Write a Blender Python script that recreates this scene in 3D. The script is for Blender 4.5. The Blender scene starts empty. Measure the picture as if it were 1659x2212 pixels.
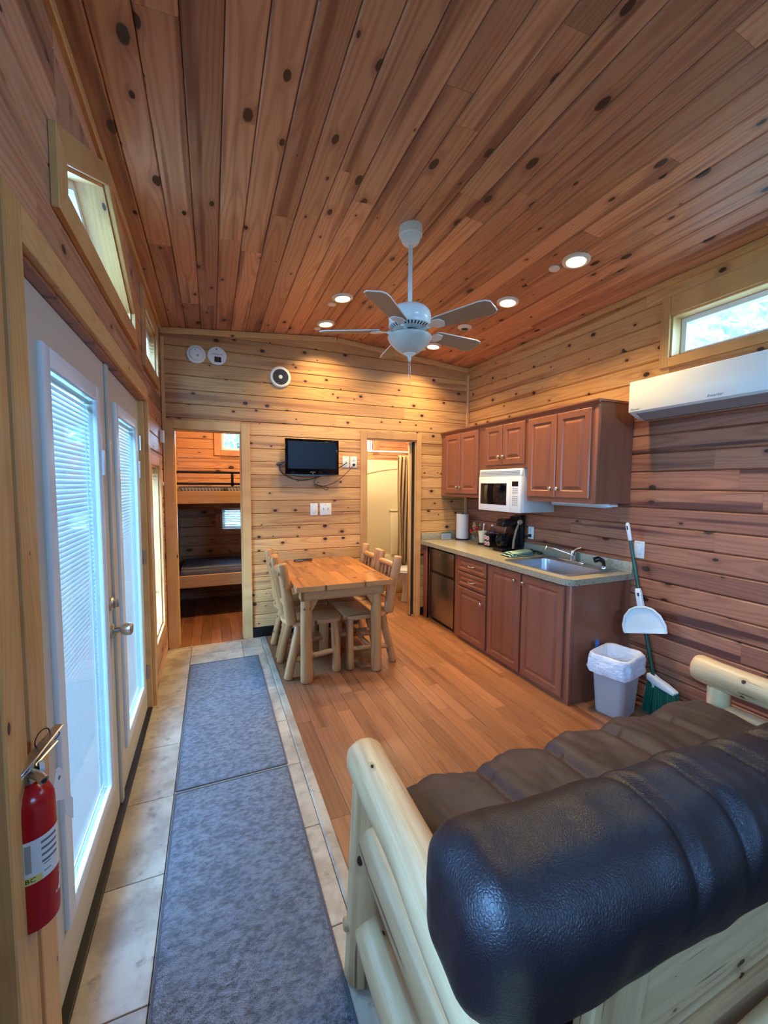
import bpy, bmesh, math, random
from mathutils import Vector, Matrix, noise
random.seed(7)
SC = bpy.context.scene
COL = SC.collection
PI = math.pi

# ------------------------------------------------------------------ camera
F_PX, YAW, PITCH, ROLL = 884.74, .39753, .06703, .00558
EYE = Vector((0, 0, 1.47))
def _cam():
    cy, sy, cp, sp, cr, sr = math.cos(YAW), math.sin(YAW), math.cos(PITCH), math.sin(PITCH), math.cos(ROLL), math.sin(ROLL)
    fw = Vector((sy * cp, cy * cp, -sp)); rt = Vector((cy, -sy, 0)); up = rt.cross(fw)
    rt2 = rt * cr + up * sr; up2 = up * cr - rt * sr
    m = Matrix((( rt2.x, up2.x, -fw.x, EYE.x), (rt2.y, up2.y, -fw.y, EYE.y), (rt2.z, up2.z, -fw.z, EYE.z), (0, 0, 0, 1)))
    c = bpy.data.cameras.new('camera'); c.sensor_fit = 'VERTICAL'; c.sensor_height = 24.0
    c.lens = 24.0 * F_PX / 2212.0; c.clip_start = .02; c.clip_end = 200
    o = bpy.data.objects.new('camera', c); COL.objects.link(o); o.matrix_world = m
    SC.camera = o
_cam()

# ------------------------------------------------------------------ view, world, daylight
vs = SC.view_settings
vs.view_transform = 'Standard'; vs.look = 'None'; vs.gamma = 1.0; vs.use_curve_mapping = False
vs.exposure = 0.0
SC.cycles.use_denoising = True
SC.cycles.max_bounces = 7; SC.cycles.diffuse_bounces = 4; SC.cycles.glossy_bounces = 3
SC.cycles.use_adaptive_sampling = True; SC.cycles.adaptive_threshold = .1; SC.cycles.adaptive_min_samples = 16
SC.cycles.transmission_bounces = 4; SC.cycles.transparent_max_bounces = 12
SC.cycles.caustics_reflective = False; SC.cycles.caustics_refractive = False
SC.cycles.sample_clamp_indirect = 6.0
SKY_STRENGTH = 64.0
CAN_POWER = 12.5
wd = bpy.data.worlds.new('sky'); SC.world = wd; wd.use_nodes = True
_n = wd.node_tree.nodes; _l = wd.node_tree.links
_bg = _n['Background']; _bg.inputs['Strength'].default_value = SKY_STRENGTH
_tc = _n.new('ShaderNodeTexCoord'); _sp = _n.new('ShaderNodeSeparateXYZ'); _rp = _n.new('ShaderNodeValToRGB')
_l.new(_tc.outputs['Generated'], _sp.inputs[0]); _l.new(_sp.outputs['Z'], _rp.inputs[0]); _l.new(_rp.outputs[0], _bg.inputs['Color'])
_rp.color_ramp.elements[0].position = 0.0; _rp.color_ramp.elements[0].color = (.27, .56, 1.0, 1)
_rp.color_ramp.elements[1].position = 1.0; _rp.color_ramp.elements[1].color = (.18, .43, 1.0, 1)

def portal(loc, nrm, up, sx, sy):
    """daylight portal in a window opening: guides sky sampling, gives off no light of its own"""
    l = bpy.data.lights.new('window_portal', 'AREA'); l.shape = 'RECTANGLE'; l.size = sx; l.size_y = sy
    l.cycles.is_portal = True
    o = bpy.data.objects.new('window_portal', l); COL.objects.link(o)
    n = Vector(nrm).normalized(); u = Vector(up).normalized(); r = u.cross(-n).normalized()
    o.matrix_world = Matrix(((r.x, u.x, -n.x, loc[0]), (r.y, u.y, -n.y, loc[1]), (r.z, u.z, -n.z, loc[2]), (0, 0, 0, 1)))
XL, XR, YB, YN = -.385, 2.73, 4.02, -1.8       # room: left, right, back and near wall faces
ZE, ZR, XRDG = 2.79, 2.92, 1.165                 # eaves, ridge
SL = (ZR - ZE) / (XRDG - XL)
def ceil_z(x): return ZR - SL * abs(x - XRDG)
portal((XL - .14, 2.07, 1.0), (1, 0, 0), (0, 0, 1), 1.8, 1.7)
portal((XL - .16, 2.07, 2.5), (1, 0, 0), (0, 0, 1), 1.1, .42)
portal((XL - .16, 3.37, 2.44), (1, 0, 0), (0, 0, 1), .62, .3)
portal((XL - .16, 3.39, .98), (1, 0, 0), (0, 0, 1), .5, 1.24)
portal((XR + .16, 1.05, 2.43), (-1, 0, 0), (0, 0, 1), 1.46, .27)
portal((1.8, YN - .16, 2.25), (0, 1, 0), (0, 0, 1), 1.2, .5)
portal((XL - .16, .05, 1.6), (1, 0, 0), (0, 0, 1), .9, .9)

# ------------------------------------------------------------------ materials
M = {}
def srgb(r, g, b):
    f = lambda c: (c / 255) / 12.92 if c <= 10 else (((c / 255) + .055) / 1.055) ** 2.4
    return (f(r), f(g), f(b), 1)
class NT:
    def __init__(s, name):
        s.m = bpy.data.materials.new(name); s.m.use_nodes = True
        s.t = s.m.node_tree; s.n = s.t.nodes; s.b = s.n['Principled BSDF']; s.out = s.n['Material Output']; M[name] = s.m
    def L(s, a, b): s.t.links.new(a, b)
    def put(s, sock, v):
        if hasattr(v, 'is_output') or hasattr(v, 'links'): s.L(v, sock)
        else: sock.default_value = v
    def math(s, op, a, b=0.0, c=0.0, clamp=False):
        n = s.n.new('ShaderNodeMath'); n.operation = op; n.use_clamp = clamp
        s.put(n.inputs[0], a); s.put(n.inputs[1], b); s.put(n.inputs[2], c); return n.outputs[0]
    def obj(s):
        n = s.n.new('ShaderNodeTexCoord'); q = s.n.new('ShaderNodeSeparateXYZ'); s.L(n.outputs['Object'], q.inputs[0])
        return q.outputs[0], q.outputs[1], q.outputs[2]
    def rand(s): return s.n.new('ShaderNodeObjectInfo').outputs['Random']
    def xyz(s, x, y, z):
        n = s.n.new('ShaderNodeCombineXYZ'); s.put(n.inputs[0], x); s.put(n.inputs[1], y); s.put(n.inputs[2], z); return n.outputs[0]
    def noise(s, v, scale=1.0, detail=2.0, rough=.5):
        n = s.n.new('ShaderNodeTexNoise'); s.put(n.inputs['Vector'], v); n.inputs['Scale'].default_value = scale
        n.inputs['Detail'].default_value = detail; n.inputs['Roughness'].default_value = rough; return n.outputs['Fac']
    def vor(s, v, scale=1.0, dim='2D', feat='F1', rnd=1.0):
        n = s.n.new('ShaderNodeTexVoronoi'); n.voronoi_dimensions = dim; n.feature = feat
        s.put(n.inputs['Vector'], v); n.inputs['Scale'].default_value = scale; n.inputs['Randomness'].default_value = rnd; return n.outputs
    def mix(s, f, a, b, mode='MIX'):
        n = s.n.new('ShaderNodeMix'); n.data_type = 'RGBA'; n.blend_type = mode
        s.put(n.inputs[0], f); s.put(n.inputs[6], a); s.put(n.inputs[7], b); return n.outputs[2]
    def ss(s, v, a, b):
        n = s.n.new('ShaderNodeMapRange'); n.interpolation_type = 'SMOOTHSTEP'; s.put(n.inputs[0], v)
        s.put(n.inputs[1], a); s.put(n.inputs[2], b); n.inputs[3].default_value = 0; n.inputs[4].default_value = 1; return n.outputs[0]
    def hsv(s, col, h=.5, sat=1.0, val=1.0):
        n = s.n.new('ShaderNodeHueSaturation'); s.put(n.inputs['Hue'], h); s.put(n.inputs['Saturation'], sat); s.put(n.inputs['Value'], val); s.put(n.inputs['Color'], col); return n.outputs[0]
    def bump(s, h, strength=.2, dist=.002):
        n = s.n.new('ShaderNodeBump'); n.inputs['Strength'].default_value = strength; n.inputs['Distance'].default_value = dist
        s.put(n.inputs['Height'], h); s.L(n.outputs[0], s.b.inputs['Normal'])
    def set(s, **k):
        for a, v in k.items(): s.put(s.b.inputs[a.replace('_', ' ')], v)
        return s
def plain(name, col, rough=.5, metal=0.0, spec=.5, **k):
    t = NT(name); t.set(Base_Color=col, Roughness=rough, Metallic=metal); t.b.inputs['Specular IOR Level'].default_value = spec
    for a, v in k.items(): t.put(t.b.inputs[a.replace('_', ' ')], v)
    return t.m
def wood(name, light, dark, streak, knot=(.045, .02, .012, 1), knots=1.0, sx=5.0, sy=7.5, ring=.009, streak_amt=.6, vary=.22, rough=.38, axis='X', fiber=1.0, redden=.35, ksize=1.0, grain=1.0, crack=0.0):
    t = NT(name); a, b, c = t.obj()
    if axis == 'Y': a, b = b, a
    if axis == 'Z': a, c = c, a
    R = t.rand()
    r2 = t.math('FRACT', t.math('MULTIPLY', R, 17.31)); r3 = t.math('FRACT', t.math('MULTIPLY', R, 53.77))
    xo = t.math('ADD', a, t.math('MULTIPLY', R, 61.0))
    # knots
    kv = t.vor(t.xyz(t.math('MULTIPLY', xo, sx), t.math('ADD', t.math('MULTIPLY', b, sy), t.math('MULTIPLY', r2, 40.0)), 0.0))
    kc = t.n.new('ShaderNodeSeparateColor'); t.L(kv['Color'], kc.inputs[0])
    has = t.math('MULTIPLY', t.math('MAXIMUM', t.math('SUBTRACT', kc.outputs[0], 1.0 - .72 * knots), 0.0), .16 * ksize)
    kd = t.math('ADD', kv['Distance'], t.math('MULTIPLY', t.math('SUBTRACT', t.noise(t.xyz(t.math('MULTIPLY', xo, 60.0), t.math('MULTIPLY', b, 60.0), c)), .5), .025))
    kmask = t.math('SUBTRACT', 1.0, t.ss(t.math('DIVIDE', kd, t.math('ADD', has, .0005)), .72, 1.0))
    kmask = t.math('MULTIPLY', kmask, t.math('GREATER_THAN', has, .012))
    halo = t.math('SUBTRACT', 1.0, t.ss(t.math('DIVIDE', kd, t.math('ADD', has, .0005)), .7, 2.8))
    halo = t.math('MULTIPLY', halo, t.math('GREATER_THAN', has, .012))
    # growth rings cut lengthwise
    lo = t.noise(t.xyz(t.math('MULTIPLY', xo, .9), t.math('MULTIPLY', r2, 30.0), 0.0), 1.0, 1.0)
    dz = t.math('ADD', .01, t.math('MULTIPLY', lo, .11))
    yw = t.math('ADD', t.math('ADD', b, t.math('MULTIPLY', t.math('SUBTRACT', r3, .5), .12)), t.math('MULTIPLY', t.math('SUBTRACT', t.noise(t.xyz(t.math('MULTIPLY', xo, 2.2), t.math('MULTIPLY', b, 9.0), c), 1.0, 2.0), .5), .03))
    rr = t.math('SQRT', t.math('ADD', t.math('MULTIPLY', yw, yw), t.math('MULTIPLY', dz, dz)))
    ph = t.math('ADD', t.math('MULTIPLY', rr, 2 * PI / ring), t.math('MULTIPLY', halo, 4.0))
    g = t.math('POWER', t.math('ADD', t.math('MULTIPLY', t.math('SINE', ph), .5), .5), 2.2)
    fib = t.noise(t.xyz(t.math('MULTIPLY', xo, 5.0), t.math('MULTIPLY', b, 230.0), t.math('MULTIPLY', c, 230.0)), 1.0, 3.0, .6)
    st = t.ss(t.noise(t.xyz(t.math('MULTIPLY', xo, .55), t.math('ADD', t.math('MULTIPLY', b, 15.0), t.math('MULTIPLY', r3, 20.0)), t.math('MULTIPLY', c, 8.0)), 1.0, 2.0), .54, .68)
    f = t.math('ADD', t.math('MULTIPLY', g, .34 * grain), t.math('MULTIPLY', t.math('SUBTRACT', fib, .35), .9 * fiber), clamp=True)
    col = t.mix(f, light, dark)
    col = t.mix(t.math('MULTIPLY', st, streak_amt), col, streak)
    col = t.mix(t.math('MULTIPLY', t.math('POWER', r3, 2.0), redden), col, streak)
    col = t.hsv(col, .5, 1.0, t.math('ADD', 1.0 - vary * .6, t.math('MULTIPLY', r2, vary)))
    col = t.mix(t.math('MULTIPLY', halo, .4), col, streak)
    if crack:
        ck = t.ss(t.noise(t.xyz(t.math('MULTIPLY', xo, 2.6), t.math('MULTIPLY', b, 75.0), t.math('MULTIPLY', c, 75.0)), 1.0, 1.0), .70, .74)
        col = t.mix(t.math('MULTIPLY', ck, crack), col, knot)
    col = t.mix(kmask, col, knot)
    t.set(Base_Color=col, Roughness=rough)
    t.b.inputs['Specular IOR Level'].default_value = .4
    return t.m
wood('pine_wall', srgb(222, 172, 110), srgb(186, 128, 76), srgb(146, 92, 58), rough=.42, ring=.012, grain=1.25, ksize=1.15, streak_amt=.7)
wood('pine_ceiling', srgb(218, 162, 122), srgb(174, 114, 82), srgb(122, 72, 56), sx=3.2, sy=6.0, rough=.42, streak_amt=.75, ksize=1.15, vary=.34, redden=.5, ring=.013, grain=1.35)
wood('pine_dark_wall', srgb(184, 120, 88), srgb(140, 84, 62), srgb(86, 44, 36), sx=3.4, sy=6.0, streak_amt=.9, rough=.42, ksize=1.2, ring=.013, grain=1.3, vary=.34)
wood('pine_trim', srgb(224, 178, 116), srgb(196, 140, 82), srgb(160, 102, 60), knots=.45, sx=3.0, sy=6.0, streak_amt=.3, vary=.12, rough=.42)
for _sfx, _ax in (('_y', 'Y'), ('_upright', 'Z')):
    wood('pine_trim' + _sfx, srgb(220, 172, 110), srgb(190, 134, 78), srgb(154, 98, 58), knots=.45, sx=3.0, sy=6.0, streak_amt=.3, vary=.12, rough=.42, axis=_ax)
wood('pine_table', srgb(188, 124, 68), srgb(154, 90, 46), srgb(112, 58, 30), knots=.9, sx=5.0, sy=6.0, vary=.4, rough=.16, ksize=1.6)
wood('log_wood', srgb(236, 200, 148), srgb(198, 150, 100), srgb(150, 104, 62), knots=.7, sx=5.5, sy=9.0, ring=.022, crack=.7, ksize=1.3, streak_amt=.6, vary=.1, rough=.36, redden=.15)
wood('log_chair', srgb(202, 148, 96), srgb(164, 108, 64), srgb(112, 66, 40), knots=.7, sx=7.0, sy=12.0, ring=.022, crack=.6, streak_amt=.6, vary=.15, rough=.36, redden=.2)
wood('floor_laminate', srgb(158, 104, 68), srgb(120, 73, 46), srgb(96, 57, 37), knots=.0, ring=.018, streak_amt=.5, vary=.36, rough=.34, fiber=1.25, redden=.3, axis='X')
for ax in 'YZ':
    wood('cabinet_' + ax.lower(), srgb(148, 90, 66), srgb(114, 66, 49), srgb(100, 56, 44), knots=0.0, ring=.014, streak_amt=.3, vary=.06, rough=.34, axis=ax, fiber=1.1, redden=.1, grain=.6)
plain('white_plastic', srgb(226, 228, 222), .38)
plain('white_enamel', srgb(232, 234, 230), .22)
plain('door_paint', srgb(198, 188, 170), .42)
plain('vinyl_white', srgb(226, 230, 232), .35)
plain('grey_flap', srgb(150, 150, 152), .5)
plain('black_plastic', srgb(16, 16, 19), .28)
plain('black_gloss', srgb(8, 8, 14), .08)
plain('black_metal', srgb(14, 14, 18), .4)
plain('screen_off', srgb(10, 11, 24), .32, spec=.15)
plain('dark_gap', srgb(22, 16, 14), .8)
plain('chrome', (.75, .75, .76, 1), .12, 1.0)
plain('satin_nickel', (.62, .6, .57, 1), .28, 1.0)
plain('brass_hinge', (.6, .58, .54, 1), .3, 1.0)
plain('red_enamel', srgb(176, 18, 28), .22)
plain('paper_white', srgb(222, 224, 226), .7)
plain('paper_grey', srgb(110, 114, 126), .7)
plain('paper_yellow', srgb(226, 214, 120), .7)
plain('ink', srgb(24, 26, 30), .6)
plain('ink_grey', srgb(92, 104, 112), .5)
plain('green_ink', srgb(70, 140, 92), .6)
plain('green_bristle', srgb(20, 96, 74), .6)
plain('green_handle', srgb(28, 74, 56), .35)
plain('blue_label', srgb(40, 90, 170), .5)
plain('bin_grey', srgb(166, 160, 156), .42)
plain('cream_acrylic', srgb(232, 220, 188), .25)
plain('porcelain', srgb(236, 232, 222), .15)
plain('foam_cream', srgb(238, 226, 190), .6)
plain('terry_green', srgb(150, 178, 150), .9)
plain('terry_stripe', srgb(52, 62, 58), .9)
plain('flower_red', srgb(190, 40, 62), .7)
plain('flower_tan', srgb(206, 172, 120), .8)
plain('leaf_dry', srgb(120, 104, 60), .8)
plain('tan_panel', srgb(206, 160, 120), .3)
plain('foil_pink', srgb(216, 190, 190), .4)
plain('mattress_grey', srgb(96, 96, 104), .85)
plain('blade_top', srgb(150, 136, 116), .5)
plain('bark', srgb(70, 56, 44), .9)
def _mats():
    t = NT('steel_brushed'); a, b, c = t.obj()
    n = t.noise(t.xyz(t.math('MULTIPLY', a, 3.0), t.math('MULTIPLY', b, 3.0), t.math('MULTIPLY', c, 260.0)), 1.0, 2.0)
    t.set(Base_Color=(.33, .32, .33, 1), Metallic=1.0, Roughness=t.math('ADD', .24, t.math('MULTIPLY', n, .14)))
    t = NT('sink_steel'); t.set(Base_Color=(.46, .46, .48, 1), Metallic=1.0, Roughness=.38)
    t = NT('blind_slat')                                        # thin vinyl that lets daylight glow through
    d = t.n.new('ShaderNodeBsdfDiffuse'); tr = t.n.new('ShaderNodeBsdfTranslucent'); mx = t.n.new('ShaderNodeMixShader')
    d.inputs[0].default_value = srgb(232, 234, 232); tr.inputs[0].default_value = srgb(228, 232, 232); mx.inputs[0].default_value = .038
    t.L(d.outputs[0], mx.inputs[1]); t.L(tr.outputs[0], mx.inputs[2]); t.L(mx.outputs[0], t.out.inputs[0])
    for nm, tint, g in (('window_glass', (.93, .97, .97, 1), .07), ('clear_plastic', (.92, .94, .95, 1), .1)):
        t = NT(nm); tp = t.n.new('ShaderNodeBsdfTransparent'); gl = t.n.new('ShaderNodeBsdfGlossy'); mx = t.n.new('ShaderNodeMixShader')
        tp.inputs[0].default_value = tint; gl.inputs['Roughness'].default_value = .03
        lw = t.n.new('ShaderNodeLayerWeight'); lw.inputs[0].default_value = .35
        t.L(t.math('ADD', g * .4, t.math('MULTIPLY', lw.outputs['Fresnel'], .16)), mx.inputs[0])
        t.L(tp.outputs[0], mx.inputs[1]); t.L(gl.outputs[0], mx.inputs[2]); t.L(mx.outputs[0], t.out.inputs[0])
    t = NT('alabaster'); a, b, c = t.obj()
    n = t.noise(t.xyz(a, b, c), 14.0, 4.0)
    t.set(Base_Color=t.mix(n, srgb(206, 206, 196), srgb(176, 178, 170)), Roughness=.3)
    t = NT('lamp_lens'); t.set(Base_Color=(1, .9, .7, 1)); t.b.inputs['Emission Color'].default_value = (1, .82, .4, 1); t.b.inputs['Emission Strength'].default_value = 7.0
    t = NT('bag_white'); a, b, c = t.obj(); t.set(Base_Color=srgb(222, 222, 226), Roughness=.4); t.bump(t.noise(t.xyz(a, b, t.math('MULTIPLY', c, 1.6)), 34.0, 3.0, .6), .9, .012)
    # stone tile
    t = NT('stone_tile'); a, b, c = t.obj(); R = t.rand()
    v = t.xyz(t.math('ADD', a, t.math('MULTIPLY', R, 30.0)), b, c)
    n1 = t.noise(v, 5.0, 5.0, .62); n2 = t.noise(v, 16.0, 4.0, .6)
    col = t.mix(t.ss(n1, .35, .7), srgb(184, 170, 144), srgb(142, 126, 106)); col = t.mix(t.ss(n2, .56, .74), col, srgb(128, 114, 100))
    t.set(Base_Color=t.hsv(col, .5, 1.0, t.math('ADD', .92, t.math('MULTIPLY', R, .14))), Roughness=.42); t.bump(n2, .12, .003)
    # rug
    t = NT('rug_pile'); a, b, c = t.obj(); v = t.xyz(a, b, c)
    n1 = t.noise(t.xyz(a, t.math('MULTIPLY', b, 1.7), c), 34.0, 5.0, .7); n2 = t.noise(v, 5.0, 3.0); n3 = t.noise(v, 260.0, 1.0)
    f = t.math('ADD', t.math('MULTIPLY', t.ss(n1, .34, .64), .7), t.math('MULTIPLY', n3, .3))
    col = t.mix(f, srgb(84, 90, 98), srgb(154, 160, 164)); col = t.mix(t.math('MULTIPLY', n2, .35), col, srgb(98, 100, 104))
    t.set(Base_Color=col, Roughness=.95); t.bump(t.math('ADD', n1, t.math('MULTIPLY', n3, .6)), 1.0, .014)
    t = NT('rug_edge'); a, b, c = t.obj(); n = t.noise(t.xyz(a, b, c), 300.0, 1.0); t.set(Base_Color=t.mix(n, srgb(60, 62, 68), srgb(104, 106, 108)), Roughness=.95)
    # counter
    t = NT('counter_laminate'); a, b, c = t.obj(); v = t.xyz(a, b, c)
    n1 = t.noise(v, 240.0, 2.0, .7); n2 = t.noise(v, 90.0, 2.0)
    col = t.mix(t.ss(n1, .38, .62), srgb(126, 116, 96), srgb(186, 174, 146)); col = t.mix(t.ss(n2, .6, .7), col, srgb(110, 96, 80))
    t.set(Base_Color=col, Roughness=.3)
    # leather (glossy back) and suede (seat)
    for nm, c1, c2, rg, bd in (('leather_glossy', srgb(36, 27, 31), srgb(24, 18, 22), .37, .0022), ('suede_brown', srgb(74, 56, 54), srgb(50, 38, 40), .55, .0008)):
        t = NT(nm); a, b, c = t.obj(); v = t.xyz(a, b, c)
        vo = t.vor(v, 170.0, '3D', 'DISTANCE_TO_EDGE')['Distance']; n = t.noise(v, 6.0, 3.0)
        t.set(Base_Color=t.mix(n, c1, c2), Roughness=t.math('ADD', rg, t.math('MULTIPLY', n, .14)))
        t.bump(t.math('MINIMUM', vo, .25), .55, bd)
    # curtain, striped ticking
    t = NT('curtain_cloth'); a, b, c = t.obj(); n = t.noise(t.xyz(t.math('MULTIPLY', a, 30.0), b, t.math('MULTIPLY', c, 2.0)), 1.0, 2.0)
    t.set(Base_Color=t.mix(n, srgb(150, 122, 86), srgb(188, 160, 118)), Roughness=.8)
    t = NT('ticking'); a, b, c = t.obj()
    s_ = t.math('SINE', t.math('MULTIPLY', t.math('ADD', a, t.math('MULTIPLY', b, 1.2)), 190.0))
    t.set(Base_Color=t.mix(t.ss(s_, -.1, .3), srgb(104, 100, 100), srgb(160, 154, 148)), Roughness=.85)
    t = NT('leaf_green'); R = t.rand(); a, b, c = t.obj(); n = t.noise(t.xyz(a, b, c), 3.0, 2.0)
    d = t.n.new('ShaderNodeBsdfDiffuse'); tr = t.n.new('ShaderNodeBsdfTranslucent'); mx = t.n.new('ShaderNodeMixShader')
    cc = t.mix(n, srgb(96, 150, 84), srgb(150, 190, 120)); t.L(cc, d.inputs[0]); t.L(cc, tr.inputs[0]); mx.inputs[0].default_value = .5
    t.L(d.outputs[0], mx.inputs[1]); t.L(tr.outputs[0], mx.inputs[2]); t.L(mx.outputs[0], t.out.inputs[0])
    t = NT('ground_outside'); a, b, c = t.obj(); n = t.noise(t.xyz(a, b, c), 1.5, 4.0); t.set(Base_Color=t.mix(n, srgb(104, 116, 84), srgb(140, 132, 112)), Roughness=.95)
_mats()

# ------------------------------------------------------------------ mesh helpers
WM = {}                                                        # world matrix of every object made here
def _wm(o): return WM.get(o.name, Matrix())
class MB:
    def __init__(s): s.v = []; s.f = []
    def add(s, vs, fs):
        k = len(s.v); s.v += [Vector(p) for p in vs]; s.f += [tuple(i + k for i in f) for f in fs]; return s
    def box(s, x0, y0, z0, x1, y1, z1):
        x0, x1 = min(x0, x1), max(x0, x1); y0, y1 = min(y0, y1), max(y0, y1); z0, z1 = min(z0, z1), max(z0, z1)
        return s.add([(x0, y0, z0), (x1, y0, z0), (x1, y1, z0), (x0, y1, z0), (x0, y0, z1), (x1, y0, z1), (x1, y1, z1), (x0, y1, z1)],
                     [(0, 3, 2, 1), (4, 5, 6, 7), (0, 1, 5, 4), (1, 2, 6, 5), (2, 3, 7, 6), (3, 0, 4, 7)])
    def prism(s, prof, axis, a0, a1):
        """prof: 2-D polygon; axis x: (y,z), y: (x,z), z: (x,y)"""
        def p3(p, a): return {'x': (a, p[0], p[1]), 'y': (p[0], a, p[1]), 'z': (p[0], p[1], a)}[axis]
        n = len(prof)
        return s.add([p3(p, a0) for p in prof] + [p3(p, a1) for p in prof],
                     [tuple(range(n))[::-1], tuple(range(n, 2 * n))] + [(i, (i + 1) % n, n + (i + 1) % n, n + i) for i in range(n)])
    def lathe(s, prof, c=(0, 0, 0), axis=(0, 0, 1), n=24, cap=True):
        ax = Vector(axis).normalized(); t = Vector((1, 0, 0)) if abs(ax.x) < .9 else Vector((0, 1, 0))
        u = ax.cross(t).normalized(); w = ax.cross(u); c = Vector(c); vs = []; fs = []
        for r, h in prof:
            for i in range(n):
                a = 2 * PI * i / n; vs.append(c + ax * h + (u * math.cos(a) + w * math.sin(a)) * max(r, 1e-5))
        for j in range(len(prof) - 1):
            for i in range(n): fs.append((j * n + i, j * n + (i + 1) % n, (j + 1) * n + (i + 1) % n, (j + 1) * n + i))
        if cap: fs.append(tuple(range(n))[::-1]); fs.append(tuple(range((len(prof) - 1) * n, len(prof) * n)))
        return s.add(vs, fs)
    def tube(s, pts, r, n=8, cap=True):
        pts = [Vector(p) for p in pts]; vs = []; fs = []; u = None
        for i, p in enumerate(pts):
            d = (pts[min(i + 1, len(pts) - 1)] - pts[max(i - 1, 0)]).normalized()
            if u is None: u = d.orthogonal().normalized()
            else: u = (u - d * u.dot(d)).normalized()
            w = d.cross(u); rr = r[i] if isinstance(r, (list, tuple)) else r
            for k in range(n):
                a = 2 * PI * k / n; vs.append(p + (u * math.cos(a) + w * math.sin(a)) * rr)
        for j in range(len(pts) - 1):
            for k in range(n): fs.append((j * n + k, j * n + (k + 1) % n, (j + 1) * n + (k + 1) % n, (j + 1) * n + k))
        if cap: fs.append(tuple(range(n))[::-1]); fs.append(tuple(range((len(pts) - 1) * n, len(pts) * n)))
        return s.add(vs, fs)
    def grid(s, nu, nv, fn, loop_u=False):
        vs = [fn(i / (nu if loop_u else nu - 1), j / (nv - 1)) for j in range(nv) for i in range(nu)]; fs = []
        for j in range(nv - 1):
            for i in range(nu if loop_u else nu - 1):
                k = (i + 1) % nu; fs.append((j * nu + i, j * nu + k, (j + 1) * nu + k, (j + 1) * nu + i))
        return s.add(vs, fs)
    def build(s, name, mat, parent=None, bevel=0.0, seg=2, smooth=None, center=True, rot=None, angle=35):
        """vertices are given in world space (rot: about the centre)"""
        xs = [p.x for p in s.v]; ys = [p.y for p in s.v]; zs = [p.z for p in s.v]
        c = Vector(((min(xs) + max(xs)) / 2, (min(ys) + max(ys)) / 2, (min(zs) + max(zs)) / 2)) if center else Vector()
        me = bpy.data.meshes.new(name); me.from_pydata([p - c for p in s.v], [], s.f)
        bm = bmesh.new(); bm.from_mesh(me)
        if bevel:
            bm.normal_update()
            es = [e for e in bm.edges if len(e.link_faces) == 2 and e.calc_face_angle(0) > .5]
            bmesh.ops.bevel(bm, geom=es, offset=bevel, segments=seg, affect='EDGES', profile=.5, clamp_overlap=True)
        bmesh.ops.recalc_face_normals(bm, faces=bm.faces); bm.to_mesh(me); bm.free()
        if smooth is None: smooth = bool(bevel)
        if smooth: me.shade_smooth(); me.set_sharp_from_angle(angle=math.radians(angle))
        me.materials.append(M[mat] if isinstance(mat, str) else mat)
        return place(bpy.data.objects.new(name, me), parent, Matrix.Translation(c) @ (rot.to_4x4() if rot else Matrix()))
def place(o, parent, wm):
    COL.objects.link(o)
    if parent: o.parent = parent; o.matrix_basis = _wm(parent).inverted() @ wm
    else: o.matrix_basis = wm
    WM[o.name] = wm; return o
def tag(o, label, cat=None, group=None, kind=None):
    if label: o['label'] = label
    if cat: o['category'] = cat
    if group: o['group'] = group
    if kind: o['kind'] = kind
    return o
def thing(name, label, cat, loc, rotz=0, group=None):
    o = bpy.data.objects.new(name, None); o.empty_display_size = .05
    place(o, None, Matrix.Translation(loc) @ Matrix.Rotation(rotz, 4, 'Z')); return tag(o, label, cat, group)
def B(name, mat, parent, x0, y0, z0, x1, y1, z1, bevel=0.0, seg=2, rot=None):
    return MB().box(x0, y0, z0, x1, y1, z1).build(name, mat, parent, bevel, seg, rot=rot)
def copy_tree(o, wm, parent=None):
    c = o.copy(); COL.objects.link(c)
    if parent: c.parent = parent
    else: c.matrix_basis = wm
    WM[c.name] = wm if not parent else Matrix()
    for ch in o.children: copy_tree(ch, None, c)
    return c
_board_cache = {}
def board(parent, c, ex, ey, L, W, T=.016, mat='pine_wall', ch=.005, name='board', roundness=0.0):
    """tongue-and-groove board; c: centre of its face, ex: along, ey: across; normal = ex x ey"""
    key = (round(L, 3), round(W, 3), T, ch, mat, roundness)
    me = _board_cache.get(key)
    if me is None:
        w = W / 2 - (.0011 if W > .1 else .0005)
        if roundness: top = [(-w, -ch * 1.6)] + [(w * math.sin(a), -ch * 1.6 + (ch * 1.6) * math.cos(a * .999) ** .6) for a in [(-.9 + .3 * i) * PI / 2 for i in range(7)]] + [(w, -ch * 1.6)]
        else: top = [(-w, -ch), (-w + ch, 0), (w - ch, 0), (w, -ch)]
        prof = [(-w, -T)] + top + [(w, -T)]
        m = MB().prism(prof[::-1], 'x', -L / 2, L / 2)
        me = bpy.data.meshes.new(name); me.from_pydata(m.v, [], m.f); bm = bmesh.new(); bm.from_mesh(me); bmesh.ops.recalc_face_normals(bm, faces=bm.faces); bm.to_mesh(me); bm.free()
        me.materials.append(M[mat]); _board_cache[key] = me
    ex = Vector(ex).normalized(); ey = Vector(ey).normalized(); n = ex.cross(ey)
    wm = Matrix(((ex.x, ey.x, n.x, c[0]), (ex.y, ey.y, n.y, c[1]), (ex.z, ey.z, n.z, c[2]), (0, 0, 0, 1)))
    return place(bpy.data.objects.new(name, me), parent, wm)
def splits(a, b, rng, lo=1.1, hi=3.4, p=.8):
    out = []; x = a
    while b - x > hi or (b - x > lo * 1.8 and rng.random() < p * .5):
        d = rng.uniform(lo, min(hi, b - x - .4)); out.append((x, x + d)); x += d
    out.append((x, b)); return out
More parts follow.
